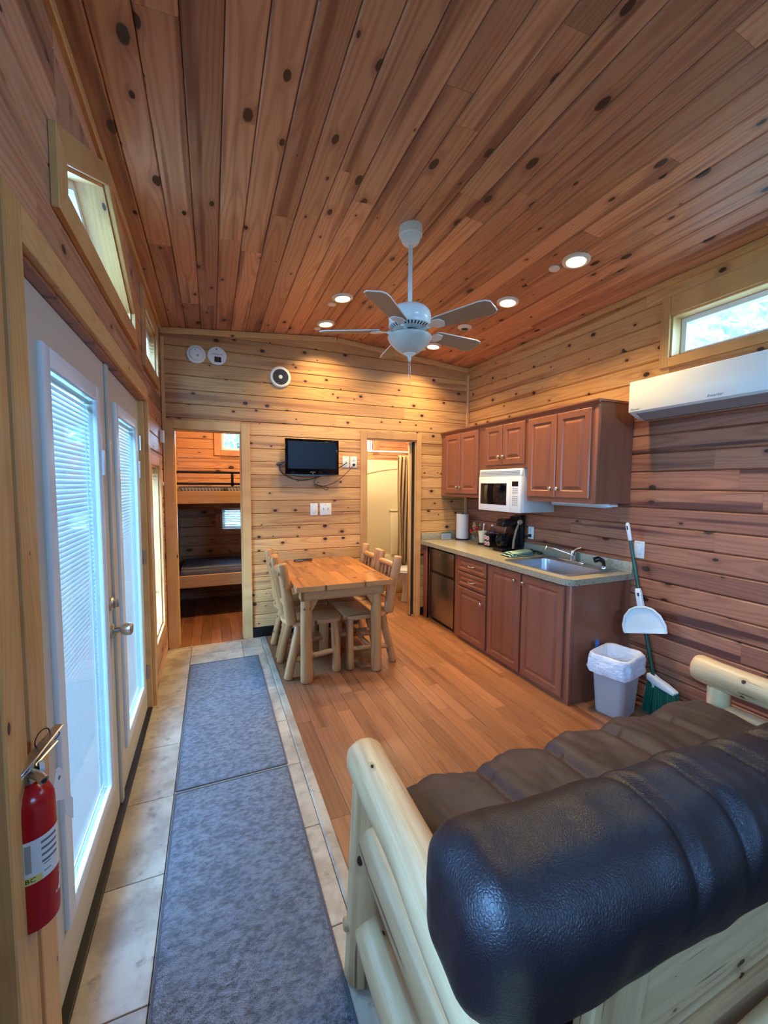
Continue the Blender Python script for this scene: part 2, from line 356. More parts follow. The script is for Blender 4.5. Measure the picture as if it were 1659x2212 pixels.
def clad(parent, to3, ex, ey, a0, a1, z0, z1, openings, mat, seed, pitch=.122, first=0.0, lo=1.1, hi=3.4, ch=.0055, mat_of=None, roundness=0.0):
    """rows of boards on a wall; openings: (a0,a1,z0,z1); to3(a,z) -> world point on the face"""
    rng = random.Random(seed); z = z0 - first
    while z < z1 - .01:
        r0, r1 = max(z, z0), min(z + pitch, z1); z += pitch
        if r1 - r0 < .012: continue
        cuts = sorted({a0, a1} | {min(max(v, a0), a1) for o in openings if o[2] < r1 and o[3] > r0 for v in o[:2]})
        runs = []
        for s, e in zip(cuts[:-1], cuts[1:]):
            if e - s < .012: continue
            m = (s + e) / 2; hs = [(r0, r1)]
            for o in openings:
                if o[0] < m < o[1]:
                    nh = []
                    for h0, h1 in hs:
                        if o[3] <= h0 or o[2] >= h1: nh.append((h0, h1)); continue
                        if o[2] > h0: nh.append((h0, o[2]))
                        if o[3] < h1: nh.append((o[3], h1))
                    hs = nh
            if runs and hs == runs[-1][2] and hs == [(r0, r1)]: runs[-1] = (runs[-1][0], e, hs)
            else: runs.append((s, e, hs))
        for s, e, hs in runs:
            for h0, h1 in hs:
                if h1 - h0 < .012: continue
                for p, q in splits(s, e, rng, lo, hi):
                    mm = mat_of((p + q) / 2, (h0 + h1) / 2) if mat_of else mat
                    board(parent, to3((p + q) / 2, (h0 + h1) / 2), ex, ey, q - p - .0008, h1 - h0, mat=mm, ch=ch, roundness=roundness)
def log(name, p0, p1, r0, r1, parent, mat='log_wood', seed=0, n=14, segs=9, wob=.004, end=.012, bend=0.0):
    """peeled log, local X along its length"""
    p0, p1 = Vector(p0), Vector(p1); d = p1 - p0; L = d.length; ex = d.normalized()
    ey = Vector((0, 0, 1)).cross(ex); ey = ey.normalized() if ey.length > 1e-3 else Vector((0, 1, 0)); ez = ex.cross(ey)
    xs = [0, end * .35, end] + [end + (L - 2 * end) * i / segs for i in range(1, segs)] + [L - end, L - end * .35, L]; vs = []; fs = []
    for k, x in enumerate(xs):
        t = x / L; r = r0 + (r1 - r0) * t
        if k in (0, len(xs) - 1): r *= .72
        elif k in (1, len(xs) - 2): r *= .92
        oy = wob * noise.noise((x * 3.1 + seed * 7.7, 0, 0)) * 2 + bend * math.sin(PI * t); oz = wob * noise.noise((x * 3.1, seed * 5.3 + 9, 0)) * 2
        for i in range(n):
            a = 2 * PI * i / n; q = r * (1 + .05 * noise.noise((x * 9 + seed * 3.3, math.cos(a) * 1.5, math.sin(a) * 1.5)))
            vs.append((x - L / 2, oy + q * math.cos(a), oz + q * math.sin(a)))
    for j in range(len(xs) - 1):
        for i in range(n): fs.append((j * n + i, j * n + (i + 1) % n, (j + 1) * n + (i + 1) % n, (j + 1) * n + i))
    fs.append(tuple(range(n))[::-1]); fs.append(tuple(range((len(xs) - 1) * n, len(xs) * n)))
    me = bpy.data.meshes.new(name); me.from_pydata(vs, [], fs); me.shade_smooth(); me.set_sharp_from_angle(angle=math.radians(50)); me.materials.append(M[mat])
    c = (p0 + p1) / 2
    return place(bpy.data.objects.new(name, me), parent, Matrix(((ex.x, ey.x, ez.x, c.x), (ex.y, ey.y, ez.y, c.y), (ex.z, ey.z, ez.z, c.z), (0, 0, 0, 1))))
def soft_box(sx, sy, sz, r, nx, ny, nz, deform=None):
    """rounded cushion, centred; returns MB"""
    idx = {}; m = MB()
    def V(i, j, k):
        key = (i, j, k)
        if key in idx: return idx[key]
        p = Vector(((i / nx - .5) * sx, (j / ny - .5) * sy, (k / nz - .5) * sz))
        q = Vector((max(-sx / 2 + r, min(sx / 2 - r, p.x)), max(-sy / 2 + r, min(sy / 2 - r, p.y)), max(-sz / 2 + r, min(sz / 2 - r, p.z))))
        dlt = p - q
        if dlt.length > 1e-9:
            s_ = max(abs(dlt.x), abs(dlt.y), abs(dlt.z)); p = q + dlt.normalized() * s_
        if deform: p = deform(p)
        m.v.append(Vector(p)); idx[key] = len(m.v) - 1; return idx[key]
    for a, b, fixed, lim in (('i', 'j', 'k', nz), ('i', 'k', 'j', ny), ('j', 'k', 'i', nx)):
        na = {'i': nx, 'j': ny}[a]; nb = {'j': ny, 'k': nz}[b]
        for side in (0, lim):
            for u in range(na):
                for v in range(nb):
                    q = []
                    for du, dv in ((0, 0), (1, 0), (1, 1), (0, 1)):
                        d = {a: u + du, b: v + dv, fixed: side}; q.append(V(d['i'], d['j'], d['k']))
                    m.f.append(tuple(q))
    return m
def text_part(body, size, mat, parent, wm, warp=None, shear=0.0, name='lettering'):
    cu = bpy.data.curves.new('lettering', 'FONT'); cu.body = body; cu.size = size; cu.shear = shear; cu.align_x = 'CENTER'; cu.align_y = 'CENTER'; cu.extrude = .0002; cu.resolution_u = 2
    tmp = bpy.data.objects.new('lettering_tmp', cu); COL.objects.link(tmp); bpy.context.view_layer.update()
    me = bpy.data.meshes.new_from_object(tmp.evaluated_get(bpy.context.evaluated_depsgraph_get())); bpy.data.objects.remove(tmp); bpy.data.curves.remove(cu)
    me.name = name
    if warp:
        for v in me.vertices: v.co = warp(v.co)
    me.materials.clear(); me.materials.append(M[mat])
    return place(bpy.data.objects.new(name, me), parent, wm)
def basis(ex, ey, c):
    ex = Vector(ex).normalized(); ey = Vector(ey).normalized(); n = ex.cross(ey)
    return Matrix(((ex.x, ey.x, n.x, c[0]), (ex.y, ey.y, n.y, c[1]), (ex.z, ey.z, n.z, c[2]), (0, 0, 0, 1)))
def struct(o, label): return tag(o, label, kind='structure')
# ================================================================== THE SETTING
YF = 5.65                                                        # far wall of the bunk and bath rooms
floor = struct(B('floor', 'dark_gap', None, XL - .2, YN - .2, -.12, XR + .2, YF + .2, -.012), 'reddish brown laminate plank floor with a stone tile entry strip')
_rng = random.Random(3)
def _planks(x0, x1, y0, y1, lo=.45, hi=1.0, w=.0885):
    x = x0
    while x < x1 - .01:
        ww = min(w, x1 - x); y = y0 - _rng.uniform(0, .4)
        while y < y1 - .02:
            L = _rng.uniform(lo, hi)
            if y < .55: L = max(L, .9)
            a, b = max(y, y0), min(y + L, y1); y += L
            if b - a > .03: board(floor, (x + ww / 2, (a + b) / 2, 0), (0, 1, 0), (-1, 0, 0), b - a - .001, ww, .012, 'floor_laminate', .0011, 'plank')
        x += ww
_planks(.452, XR - .002, .2, YB + .05)
_planks(XL, XRDG + .2, YB - .025 + .0, YF, .6, 1.2) if False else None
_planks(XL, .452, 3.995, YF, .5, .9)
_planks(.452, XR - .002, YB + .05, YF, .7, 1.4)
for xa, xb in ((-.43, -.195), (-.195, .225), (.225, .402)):
    for k in range(-1, 9):
        a = .384 + .424 * k; b = min(a + .424, 3.975)
        if b - a < .03: continue
        B('tile', 'stone_tile', floor, xa + .0015, a + .0015, -.012, xb - .0015, b - .0015, .001, .0015, 1)
MB().prism([(.402, -.012), (.402, .003), (.412, .007), (.446, .007), (.452, .001), (.452, -.012)], 'y', YN, 3.995).build('edging_strip', 'stone_tile', floor)
MB().prism([(3.975, -.012), (3.975, .003), (3.983, .006), (3.995, .002), (3.995, -.012)], 'x', XL, .402).build('edging_strip', 'stone_tile', floor)

def slab(name, label, to3, a0, a1, z0, z1, ops, d0, d1, mat='dark_gap'):
    As = sorted({a0, a1} | {v for o in ops for v in o[:2] if a0 < v < a1}); Zs = sorted({z0, z1} | {v for o in ops for v in o[2:] if z0 < v < z1}); m = MB()
    for p, q in zip(As[:-1], As[1:]):
        for r, s in zip(Zs[:-1], Zs[1:]):
            c = ((p + q) / 2, (r + s) / 2)
            if any(o[0] < c[0] < o[1] and o[2] < c[1] < o[3] for o in ops): continue
            m.box(*to3(p, r, d0), *to3(q, s, d1))
    return struct(m.build(name, mat, None, center=False), label)
tl = lambda a, z, d=0: (XL - d, a, z)
tr = lambda a, z, d=0: (XR + d, a, z)
tb = lambda a, z, d=0: (a, YB + d, z)
tn = lambda a, z, d=0: (a, YN - d, z)
tf = lambda a, z, d=0: (a, YF + d, z)
# openings (along, along, z, z)
DOOR = (1.145, 3.0, -.1, 1.99)
GAB = (1.5, 2.63, 2.30, 2.685); GABZ = 2.385; GABY = 2.065
CL2 = (3.06, 3.68, 2.29, 2.60)
TALL = (3.13, 3.64, .36, 1.60)
RWIN = (.32, 1.775, 2.29, 2.555)
NWIN = (1.2, 2.4, 2.0, 2.5); LWIN = (-.4, .5, 1.15, 2.05)
BUNK = (-.30, .257, -.1, 1.943)
BATH = (1.488, 2.065, -.1, 1.948)
FW1 = (.112, .70, 1.885, 2.25); FW2 = (.104, .70, .875, 1.165); FW3 = (1.72, 2.19, 1.93, 2.3)

wl = slab('wall_left', 'knotty pine plank wall with the glazed double doors', tl, YN - .2, YF + .2, -.1, 3.0, [DOOR, GAB, CL2, TALL, LWIN], .016, .15)
clad(wl, lambda a, z: tl(a, z), (0, 1, 0), (0, 0, 1), YN, YB, 0, 2.86, [DOOR, GAB, CL2, TALL, LWIN], 'pine_wall', 11, mat_of=lambda a, z: 'pine_ceiling')
clad(wl, lambda a, z: tl(a, z), (0, 1, 0), (0, 0, 1), YB + .1, YF, 0, 2.7, [], 'pine_wall', 12)
for s in (-1, 1):                                                # the wall closes the gable window's top corners
    e = GAB[0] if s < 0 else GAB[1]
    MB().prism([(e, GABZ), (e, GAB[3]), (GABY, GAB[3])], 'x', XL - .15, XL).build('gable_infill', 'pine_ceiling', wl)
wr = slab('wall_right', 'reddish knotty pine plank wall behind the kitchen', tr, YN - .2, YF + .2, -.1, 3.0, [RWIN], .016, .15)
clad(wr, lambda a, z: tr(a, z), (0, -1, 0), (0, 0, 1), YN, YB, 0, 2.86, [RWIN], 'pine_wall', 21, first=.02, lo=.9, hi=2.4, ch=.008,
     mat_of=lambda a, z: 'pine_wall' if z > 1.95 else 'pine_dark_wall')  # yellower pine on the upper boards paints in the warm light up there
clad(wr, lambda a, z: tr(a, z), (0, -1, 0), (0, 0, 1), YB + .1, YF, 0, 2.7, [], 'pine_ceiling', 22)
wb = slab('wall_back', 'honey coloured knotty pine partition with two doorways', tb, XL - .1, XR + .1, -.1, 2.93, [BUNK, BATH], .016, .1)
clad(wb, lambda a, z: tb(a, z), (1, 0, 0), (0, 0, 1), XL, XR, .09, 2.93, [BUNK, BATH], 'pine_wall', 31, first=.09 - .09, lo=1.4, hi=3.4)
wf = slab('wall_far', 'orange knotty pine wall behind the bunk bed', tf, XL - .1, XR + .1, -.1, 3.0, [FW1, FW2, FW3], .016, .12)
clad(wf, lambda a, z: tf(a, z), (1, 0, 0), (0, 0, 1), XL, XR, 0, 2.75, [FW1, FW2, FW3], 'pine_ceiling', 41, first=.05)
wn = slab('wall_near', 'knotty pine wall behind the photographer', tn, XL - .1, XR + .1, -.1, 3.0, [NWIN], .016, .15)
clad(wn, lambda a, z: tn(a, z), (-1, 0, 0), (0, 0, 1), XL, XR, 0, 2.9, [NWIN], 'pine_wall', 51, lo=1.4)
wp = struct(B('wall_partition', 'dark_gap', None, 1.33, YB + .1, -.1, 1.4, YF, 2.8), 'pine partition between the bunk room and the bathroom')
clad(wp, lambda a, z: (1.33, a, z), (0, -1, 0), (0, 0, 1), YB + .1, YF, 0, 2.75, [], 'pine_wall', 61)
# ceiling: two shallow slopes of boards
cm = MB()
cm.prism([(XL - .2, ceil_z(XL - .2) + .018), (XRDG, ZR + .018), (XR + .2, ceil_z(XR + .2) + .018), (XR + .2, 3.2), (XL - .2, 3.2)], 'y', YN - .2, YF + .2)
ceiling = struct(cm.build('ceiling', 'dark_gap', None, center=False), 'knotty pine plank ceiling rising to a shallow ridge')
_rng = random.Random(5); _cl = 1 / math.sqrt(1 + SL * SL)
for side in (-1, 1):
    n = 13; pitch = (XRDG - XL + .04) / n
    for k in range(n):
        x = XRDG + side * (k + .5) * pitch
        for p, q in splits(YN, YB + .05, _rng, 1.3, 3.8):
            board(ceiling, (x, (p + q) / 2, ceil_z(x)), (0, 1, 0), (1, 0, -side * SL), q - p - .0008, pitch / _cl, .016, 'pine_ceiling', .0055)
# trims along ceiling and corners
def trim(n, label, ex, ey, c, L, W, T=.018, mat='pine_trim'):
    b = board(None, c, ex, ey, L, W, T, mat, .003, 'trim_%d' % n); struct(b, label); return b
_a = math.hypot(XRDG - XL, ZR - ZE)
trim(1, 'pine trim under the ceiling along the back wall, left slope', (1, 0, SL), (-SL, 0, 1), ((XL + XRDG) / 2, YB - .018, (ZE + ZR) / 2 - .028), _a, .05)
trim(2, 'pine trim under the ceiling along the back wall, right slope', (1, 0, -SL), (SL, 0, 1), ((XR + XRDG) / 2, YB - .018, (ZE + ZR) / 2 - .028), _a, .05)
trim(3, 'pine trim under the ceiling along the wall with the double doors', (0, 1, 0), (0, 0, 1), (XL + .018, (YN + YB) / 2, ZE - .024), YB - YN, .042)
trim(4, 'pine trim under the ceiling along the kitchen wall', (0, -1, 0), (0, 0, 1), (XR - .018, (YN + YB) / 2, ZE - .024), YB - YN, .042)
trim(5, 'upright pine corner trim beside the doorway to the bunk bed', (0, 0, 1), (-1, 0, 0), (XL + .017, YB - .018, 1.36), 2.7, .03)
trim(6, 'upright pine corner trim above the kitchen cabinets', (0, 0, 1), (-1, 0, 0), (XR - .017, YB - .018, 1.36), 2.7, .03)
trim(7, 'pale upright post at the edge of the wall by the fire extinguisher', (0, 0, 1), (0, -1, 0), (XL + .045, .925, 1.15), 2.3, .09, .044)
struct(B('baseboard_back', 'black_plastic', None, .336, YB - .012, 0, 1.415, YB + .016, .09), 'dark cove base along the back wall under the television')

# ------------------------------------------------------------------ windows
CASZ = 'pine_trim_upright'
def window(name, label, to3, o, cas, depth=.11, sash=None, reveal='pine_trim'):
    """o: opening; cas: casing widths (low-a, high-a, bottom, top)"""
    w = bpy.data.objects.new(name, None); place(w, None, Matrix.Translation(to3((o[0] + o[1]) / 2, o[2], 0))); struct(w, label)
    side = 'pine_trim_y' if to3 in (tl, tr) else 'pine_trim'
    def bx(nm, mat, a0, z0, d0, a1, z1, d1, bev=.002):
        if mat == 'pine_trim': mat = CASZ if z1 - z0 > a1 - a0 else side
        return B(nm, mat, w, *to3(a0, z0, d0), *to3(a1, z1, d1), bev, 1)
    l, r, b, t = cas; P = -.019
    if l: bx('casing', reveal, o[0] - l, o[2] - b, P, o[0], o[3] + t, 0)
    if r: bx('casing', reveal, o[1], o[2] - b, P, o[1] + r, o[3] + t, 0)
    if b: bx('casing', reveal, o[0], o[2] - b, P, o[1], o[2], 0)
    if t: bx('casing', reveal, o[0], o[3], P + .004, o[1], o[3] + t, 0)
    bx('reveal', reveal, o[0] - .001, o[2], 0, o[0] + .012, o[3], depth); bx('reveal', reveal, o[1] - .012, o[2], 0, o[1] + .001, o[3], depth)
    bx('reveal', reveal, o[0], o[2] - .001, 0, o[1], o[2] + .012, depth); bx('reveal', reveal, o[0], o[3] - .012, 0, o[1], o[3] + .001, depth)
    f = .034; i0, i1, j0, j1 = o[0] + .012, o[1] - .012, o[2] + .012, o[3] - .012
    for a0, z0, a1, z1 in ((i0, j0, i0 + f, j1), (i1 - f, j0, i1, j1), (i0 + f, j0, i1 - f, j0 + f), (i0 + f, j1 - f, i1 - f, j1)): bx('sash', 'vinyl_white', a0, z0, depth - .03, a1, z1, depth + .03, .003)
    if sash == 'v': bx('mullion', 'vinyl_white', (i0 + i1) / 2 - .018, j0 + f, depth - .025, (i0 + i1) / 2 + .018, j1 - f, depth + .025, .003)
    bx('pane', 'window_glass', i0 + f, j0 + f, depth + .002, i1 - f, j1 - f, depth + .006, 0)
    return w
window('window_2', 'small high pine-cased window near the back corner above the doors', tl, CL2, (.07, .06, .085, .095))
window('window_3', 'tall window with lowered white blind beside the double doors', tl, TALL, (.06, .06, .085, .07))
window('window_4', 'long high window with pine casing above the white air conditioner', tr, RWIN, (.055, .055, .058, .12))
window('window_5', 'high window in the wall behind the photographer', tn, NWIN, (.07, .07, .07, .07), sash='v')
window('window_9', 'wide window in the door wall behind the photographer', tl, LWIN, (.07, .07, .07, .07), sash='v')
window('window_6', 'upper small window above the top bunk showing green leaves', tf, FW1, (.075, .06, .06, .06), reveal='pine_ceiling')
window('window_7', 'lower small window by the bottom bunk', tf, FW2, (.075, .06, .06, .06), reveal='pine_ceiling')
window('window_8', 'high bathroom window above the tub surround', tf, FW3, (.06, .09, .0, .06), reveal='pine_ceiling')
def gable_window():
    w = bpy.data.objects.new('window_1', None); place(w, None, Matrix.Translation((XL, GABY, GAB[2]))); struct(w, 'gable-shaped high window over the glazed double doors')
    pent = [(GAB[0], GAB[2]), (GAB[1], GAB[2]), (GAB[1], GABZ), (GABY, GAB[3]), (GAB[0], GABZ)]
    def inset(p, d):
        n = len(p); out = []
        for i in range(n):
            a, b, c = Vector(p[i - 1]), Vector(p[i]), Vector(p[(i + 1) % n]); e1 = (b - a).normalized(); e2 = (c - b).normalized()
            n1 = Vector((-e1.y, e1.x)); n2 = Vector((-e2.y, e2.x)); k = (n1 + n2) / (1 + n1.dot(n2)); q = b + k * d; out.append((q.x, q.y))
        return out
    names = ('casing',) * 5
    out = inset(pent, -.085); inn = inset(pent, .012); dep = .125
    out = [(max(y, 0), min(z, 2.765)) for y, z in out]
    for i in range(5):
        j = (i + 1) % 5
        MB().prism([pent[i], pent[j], out[j], out[i]], 'x', XL + .0005, XL + .021).build('casing', CASZ if i in (1, 4) else 'pine_trim_y', w, .002, 1)
        MB().prism([pent[i], pent[j], inn[j], inn[i]], 'x', XL - dep, XL).build('reveal', CASZ if i in (1, 4) else 'pine_trim_y', w)
    f0, f1 = inn, inset(pent, .045)
    for i in range(5):
        j = (i + 1) % 5
        MB().prism([f0[i], f0[j], f1[j], f1[i]], 'x', XL - dep - .03, XL - dep + .025).build('sash', 'vinyl_white', w)
    MB().prism(f1, 'x', XL - dep - .006, XL - dep - .002).build('pane', 'window_glass', w)
gable_window()
# mini blind in the tall window: every slat, ladder cords, head rail and bottom rail
def mini_blind(name, label, to3, o, z0, depth, pitch, width=.024, tilt=.6, top=None):
    top = top or o[3] - .014
    t = thing(name, label, 'window blind', to3((o[0] + o[1]) / 2, top, depth))
    B('head_rail', 'vinyl_white', t, *to3(o[0] + .016, top - .026, depth - .014), *to3(o[1] - .016, top, depth + .014), .002)
    me = None; a0, a1 = o[0] + .02, o[1] - .02; z = top - .04
    while z > z0 + .02:
        if me is None:
            ca, sa = math.cos(tilt) * width / 2, math.sin(tilt) * width / 2
            m = MB(); rows = []
            for q, (d, zz) in enumerate(((-ca, -sa), (0, .0018), (ca, sa))):
                for a in (a0, a1): rows.append(to3(a, z + zz, depth + d))
            m.add(rows, [(0, 1, 3, 2), (2, 3, 5, 4)]); s = m.build('slat', 'blind_slat', t); me = s.data; zc = WM[s.name].translation.copy()
        else:
            s = place(bpy.data.objects.new('slat', me), t, Matrix.Translation(zc + Vector((0, 0, z - zf))))
        if z == top - .04: zf = z
        z -= pitch
    for f in (.12, .88): a = a0 + (a1 - a0) * f; MB().tube([to3(a, top - .02, depth - .013), to3(a, z0, depth - .013)], .0009, 5).build('ladder_cord', 'vinyl_white', t)
    B('bottom_rail', 'vinyl_white', t, *to3(a0, z0 - .006, depth - .012), *to3(a1, z0 + .006, depth + .012), .002)
    return t
mini_blind('window_blind', 'white slatted blind lowered in the tall window beside the doors', tl, TALL, .62, .045, .022, tilt=.75)
mini_blind('window_blind', 'white slatted blind half lowered in the lower bunk window', tf, FW2, .935, .04, .0225, tilt=.7)
mini_blind('window_blind', 'white slatted blind in the small high window near the corner', tl, CL2, 2.315, .045, .022, tilt=.75)

# ------------------------------------------------------------------ doorways: casings and jambs
def doorway(n, label, o, wl_, wr_, top=.075):
    d = bpy.data.objects.new('door_%d' % n, None); place(d, None, Matrix.Translation((o[0], YB, 0))); struct(d, label)
    bz = lambda nm, a0, z0, d0, a1, z1, d1: MB().box(*tb(a0, z0, d0), *tb(a1, z1, d1)).build(nm, CASZ if z1 - z0 > a1 - a0 else 'pine_trim', d, .002, 1)
    bz('casing', o[0] - wl_, 0, -.02, o[0], o[3] + top, 0); bz('casing', o[1], 0, -.02, o[1] + wr_, o[3] + top, 0); bz('casing', o[0], o[3], -.016, o[1], o[3] + top, 0)
    bz('jamb', o[0] - .001, 0, 0, o[0] + .01, o[3], .1); bz('jamb', o[1] - .01, 0, 0, o[1] + .001, o[3], .1); bz('jamb', o[0], o[3] - .01, 0, o[1], o[3], .1)
    return d
doorway(3, 'pine-cased open doorway to the bunk bed', BUNK, .076, .076)
d4 = doorway(4, 'pine-cased doorway to the bathroom with a pocket door', BATH, .07, .058)
B('pocket_door', 'pine_trim_upright', d4, 2.004, YB + .035, .01, 2.06, YB + .07, 1.93, .002)
B('pocket_slot', 'dark_gap', d4, 2.030, YB + .012, .01, 2.047, YB + .036, 1.935)
B('floor_guide', 'chrome', d4, 2.028, YB - .012, 0, 2.05, YB + .01, .03, .004)

# ------------------------------------------------------------------ glazed double doors
XD = -.415                                                       # room-side face of the leaves
def leaf(n, label, y0, y1, g0, g1, lock):
    z0, z1, gz0, gz1 = .012, 1.975, .225, 1.80
    m = MB()
    for a, b, c, d in ((y0, g0, z0, z1), (g1, y1, z0, z1), (g0, g1, z0, gz0), (g0, g1, gz1, z1)): m.box(XD - .045, a, c, XD, b, d)
    o = struct(m.build('door_%d' % n, 'door_paint', None), label)
    F = .042
    fr = MB()
    for a, b, c, d in ((g0 - F, g0 + .014, gz0 - F, gz1 + F), (g1 - .014, g1 + F, gz0 - F, gz1 + F), (g0 + .014, g1 - .014, gz0 - F, gz0 + .014), (g0 + .014, g1 - .014, gz1 - .014, gz1 + F)):
        nm = 'glazing_bead'; q = MB().box(XD - .002, a, c, XD + .014, b, d).build(nm, 'vinyl_white', o, .005, 2)
    B('pane', 'window_glass', o, XD - .012, g0, gz0, XD - .009, g1, gz1); B('pane', 'window_glass', o, XD - .038, g0, gz0, XD - .035, g1, gz1)
    B('blind_rail', 'vinyl_white', o, XD - .031, g0 + .004, gz1 - .03, XD - .015, g1 - .004, gz1 - .012, .002)
    B('blind_rail', 'vinyl_white', o, XD - .030, g0 + .004, gz0 + .008, XD - .016, g1 - .004, gz0 + .018, .002)
    sl = MB(); pit = .0165; w = .0112; ti = 1.2; zc = (gz0 + gz1) / 2
    sl.add([(XD - .023 - w * math.cos(ti), g0 + .0005, w * math.sin(ti)), (XD - .023 - w * math.cos(ti), g1 - .0005, w * math.sin(ti)), (XD - .023, g0 + .0005, .0012), (XD - .023, g1 - .0005, .0012), (XD - .023 + w * math.cos(ti), g0 + .0005, -w * math.sin(ti)), (XD - .023 + w * math.cos(ti), g1 - .0005, -w * math.sin(ti))], [(0, 1, 3, 2), (2, 3, 5, 4)])
    for p in sl.v: p.z += gz0 + .03
    s = sl.build('slat', 'blind_slat', o); me = s.data; base = WM[s.name].translation.copy(); k = 1
    while gz0 + .03 + k * pit < gz1 - .04:
        place(bpy.data.objects.new('slat', me), o, Matrix.Translation(base + Vector((0, 0, k * pit)))); k += 1
    for f in (.07, .86): y = g0 + (g1 - g0) * f; MB().tube([(XD - .014, y, gz0 + .01), (XD - .014, y, gz1 - .02)], .0012, 5).build('ladder_cord', 'vinyl_white', o)
    B('blind_slider', 'vinyl_white', o, XD + .013, g1 + .006, 1.50, XD + .026, g1 + .03, 1.60, .003)
    B('slider_track', 'vinyl_white', o, XD + .013, g1 + .012, .62, XD + .018, g1 + .024, 1.66, .001)
    if lock:
        y = lock
        MB().lathe([(.031, 0), (.031, .006), (.016, .012), (.012, .034), (.022, .042), (.0275, .056), (.0275, .072), (.02, .079), (.001, .08)], (XD, y, .83), (1, 0, 0), 28).build('knob', 'satin_nickel', o, smooth=True)
        MB().lathe([(.029, 0), (.029, .007), (.022, .014), (.001, .015)], (XD, y, .95), (1, 0, 0), 24).build('deadbolt', 'satin_nickel', o, smooth=True)
        B('thumb_turn', 'satin_nickel', o, XD + .014, y - .006, .932, XD + .03, y + .006, .968, .002)
    return o
dl = leaf(1, 'near leaf of the white glazed double doors with a satin knob', 1.18, 2.112, 1.40, 1.915, 2.062)
dr = leaf(2, 'far leaf of the white glazed double doors beside the tall window', 2.118, 2.962, 2.288, 2.79, None)
B('astragal', 'door_paint', dr, XD, 2.098, .012, XD + .012, 2.135, 1.975, .003)
for z in (.25, 1.0, 1.72):
    MB().lathe([(.007, -.045), (.007, .045)], (XD + .006, 2.972, z), (0, 0, 1), 10).build('hinge', 'brass_hinge', dr, smooth=True)
    B('hinge_leaf', 'brass_hinge', dr, XD - .001, 2.945, z - .045, XD + .004, 2.998, z + .045)
d5 = bpy.data.objects.new('trim_8', None); place(d5, None, Matrix.Translation((XL, DOOR[0], 0))); struct(d5, 'pine casing and jambs around the glazed double doors')
for nm, mt, a0, zz0, x0, a1, zz1, x1 in (('casing', CASZ, DOOR[0] - .085, 0, XL, DOOR[0] + .004, DOOR[3] + .08, XL + .02), ('casing', CASZ, DOOR[1] - .004, 0, XL, DOOR[1] + .075, DOOR[3] + .08, XL + .02),
                                ('jamb', CASZ, DOOR[0], 0, XL - .15, DOOR[0] + .03, DOOR[3], XL), ('jamb', CASZ, DOOR[1] - .03, 0, XL - .15, DOOR[1], DOOR[3], XL)):
    MB().box(x0, a0, zz0, x1, a1, zz1).build(nm, mt, d5, .002, 1)
board(d5, (XL + .02, (DOOR[0] + DOOR[1]) / 2, DOOR[3] + .04), (0, 1, 0), (0, 0, 1), DOOR[1] - DOOR[0] - .008, .08, .02, 'pine_trim', .002, 'casing')
B('head_jamb', 'pine_dark_wall', d5, XL - .15, DOOR[0], DOOR[3] - .012, XL, DOOR[1], DOOR[3])
B('threshold', 'black_metal', d5, XL - .15, DOOR[0], -.012, XL - .002, DOOR[1], .011, .003)

# ------------------------------------------------------------------ outside
gr = struct(B('ground', 'ground_outside', None, -30, -30, -.9, 30, 36, -.6), 'grass and gravel outside the cabin')
def tree(seed):
    rg = random.Random(seed); t = thing('leafy_tree', '', 'tree', (0, 0, -.6), group='trees outside the cabin')
    MB().tube([(0, 0, -.6), (.05, .02, 1.0), (.0, .1, 2.4), (.1, .1, 4.2)], [.16, .13, .1, .04], 10).build('trunk', 'bark', t, smooth=True)
    m = MB()
    for _ in range(2600):
        while True:
            p = Vector((rg.uniform(-1, 1), rg.uniform(-1, 1), rg.uniform(-1, 1)))
            if .25 < p.length < 1 and noise.noise(p * 2.4 + Vector((seed, 0, 0))) > -.12: break
        c = Vector((p.x * 1.9, p.y * 1.9, 3.6 + p.z * 2.3)); a = Vector((rg.gauss(0, 1), rg.gauss(0, 1), rg.gauss(0, .6))).normalized() * .11; b = a.orthogonal().normalized() * .06
        m.add([c - a, c + b, c + a, c - b], [(0, 1, 2, 3)])
    m.build('foliage', 'leaf_green', t, center=False); return t
_t = tree(4); _t.matrix_basis = Matrix.Translation((6.6, 2.2, -.6)); _t['label'] = 'leafy tree outside the long high window over the air conditioner'
for loc, lab, s in (((7.4, 7.2, -.6), 'leafy tree outside beyond the kitchen wall, further back', 1.15), ((.7, 9.8, -.6), 'leafy tree outside the upper bunk window', .9), ((4.6, 10.4, -.6), 'leafy tree outside the bathroom window', .95),
                    ((-6.5, 3.0, -.6), 'leafy tree outside the glazed double doors', 1.1), ((6.6, -2.4, -.6), 'leafy tree outside towards the near end of the kitchen wall', 1.0)):
    c = copy_tree(_t, Matrix.Translation(loc) @ Matrix.Rotation(loc[0] * 2, 4, 'Z') @ Matrix.Scale(s, 4)); c['label'] = lab
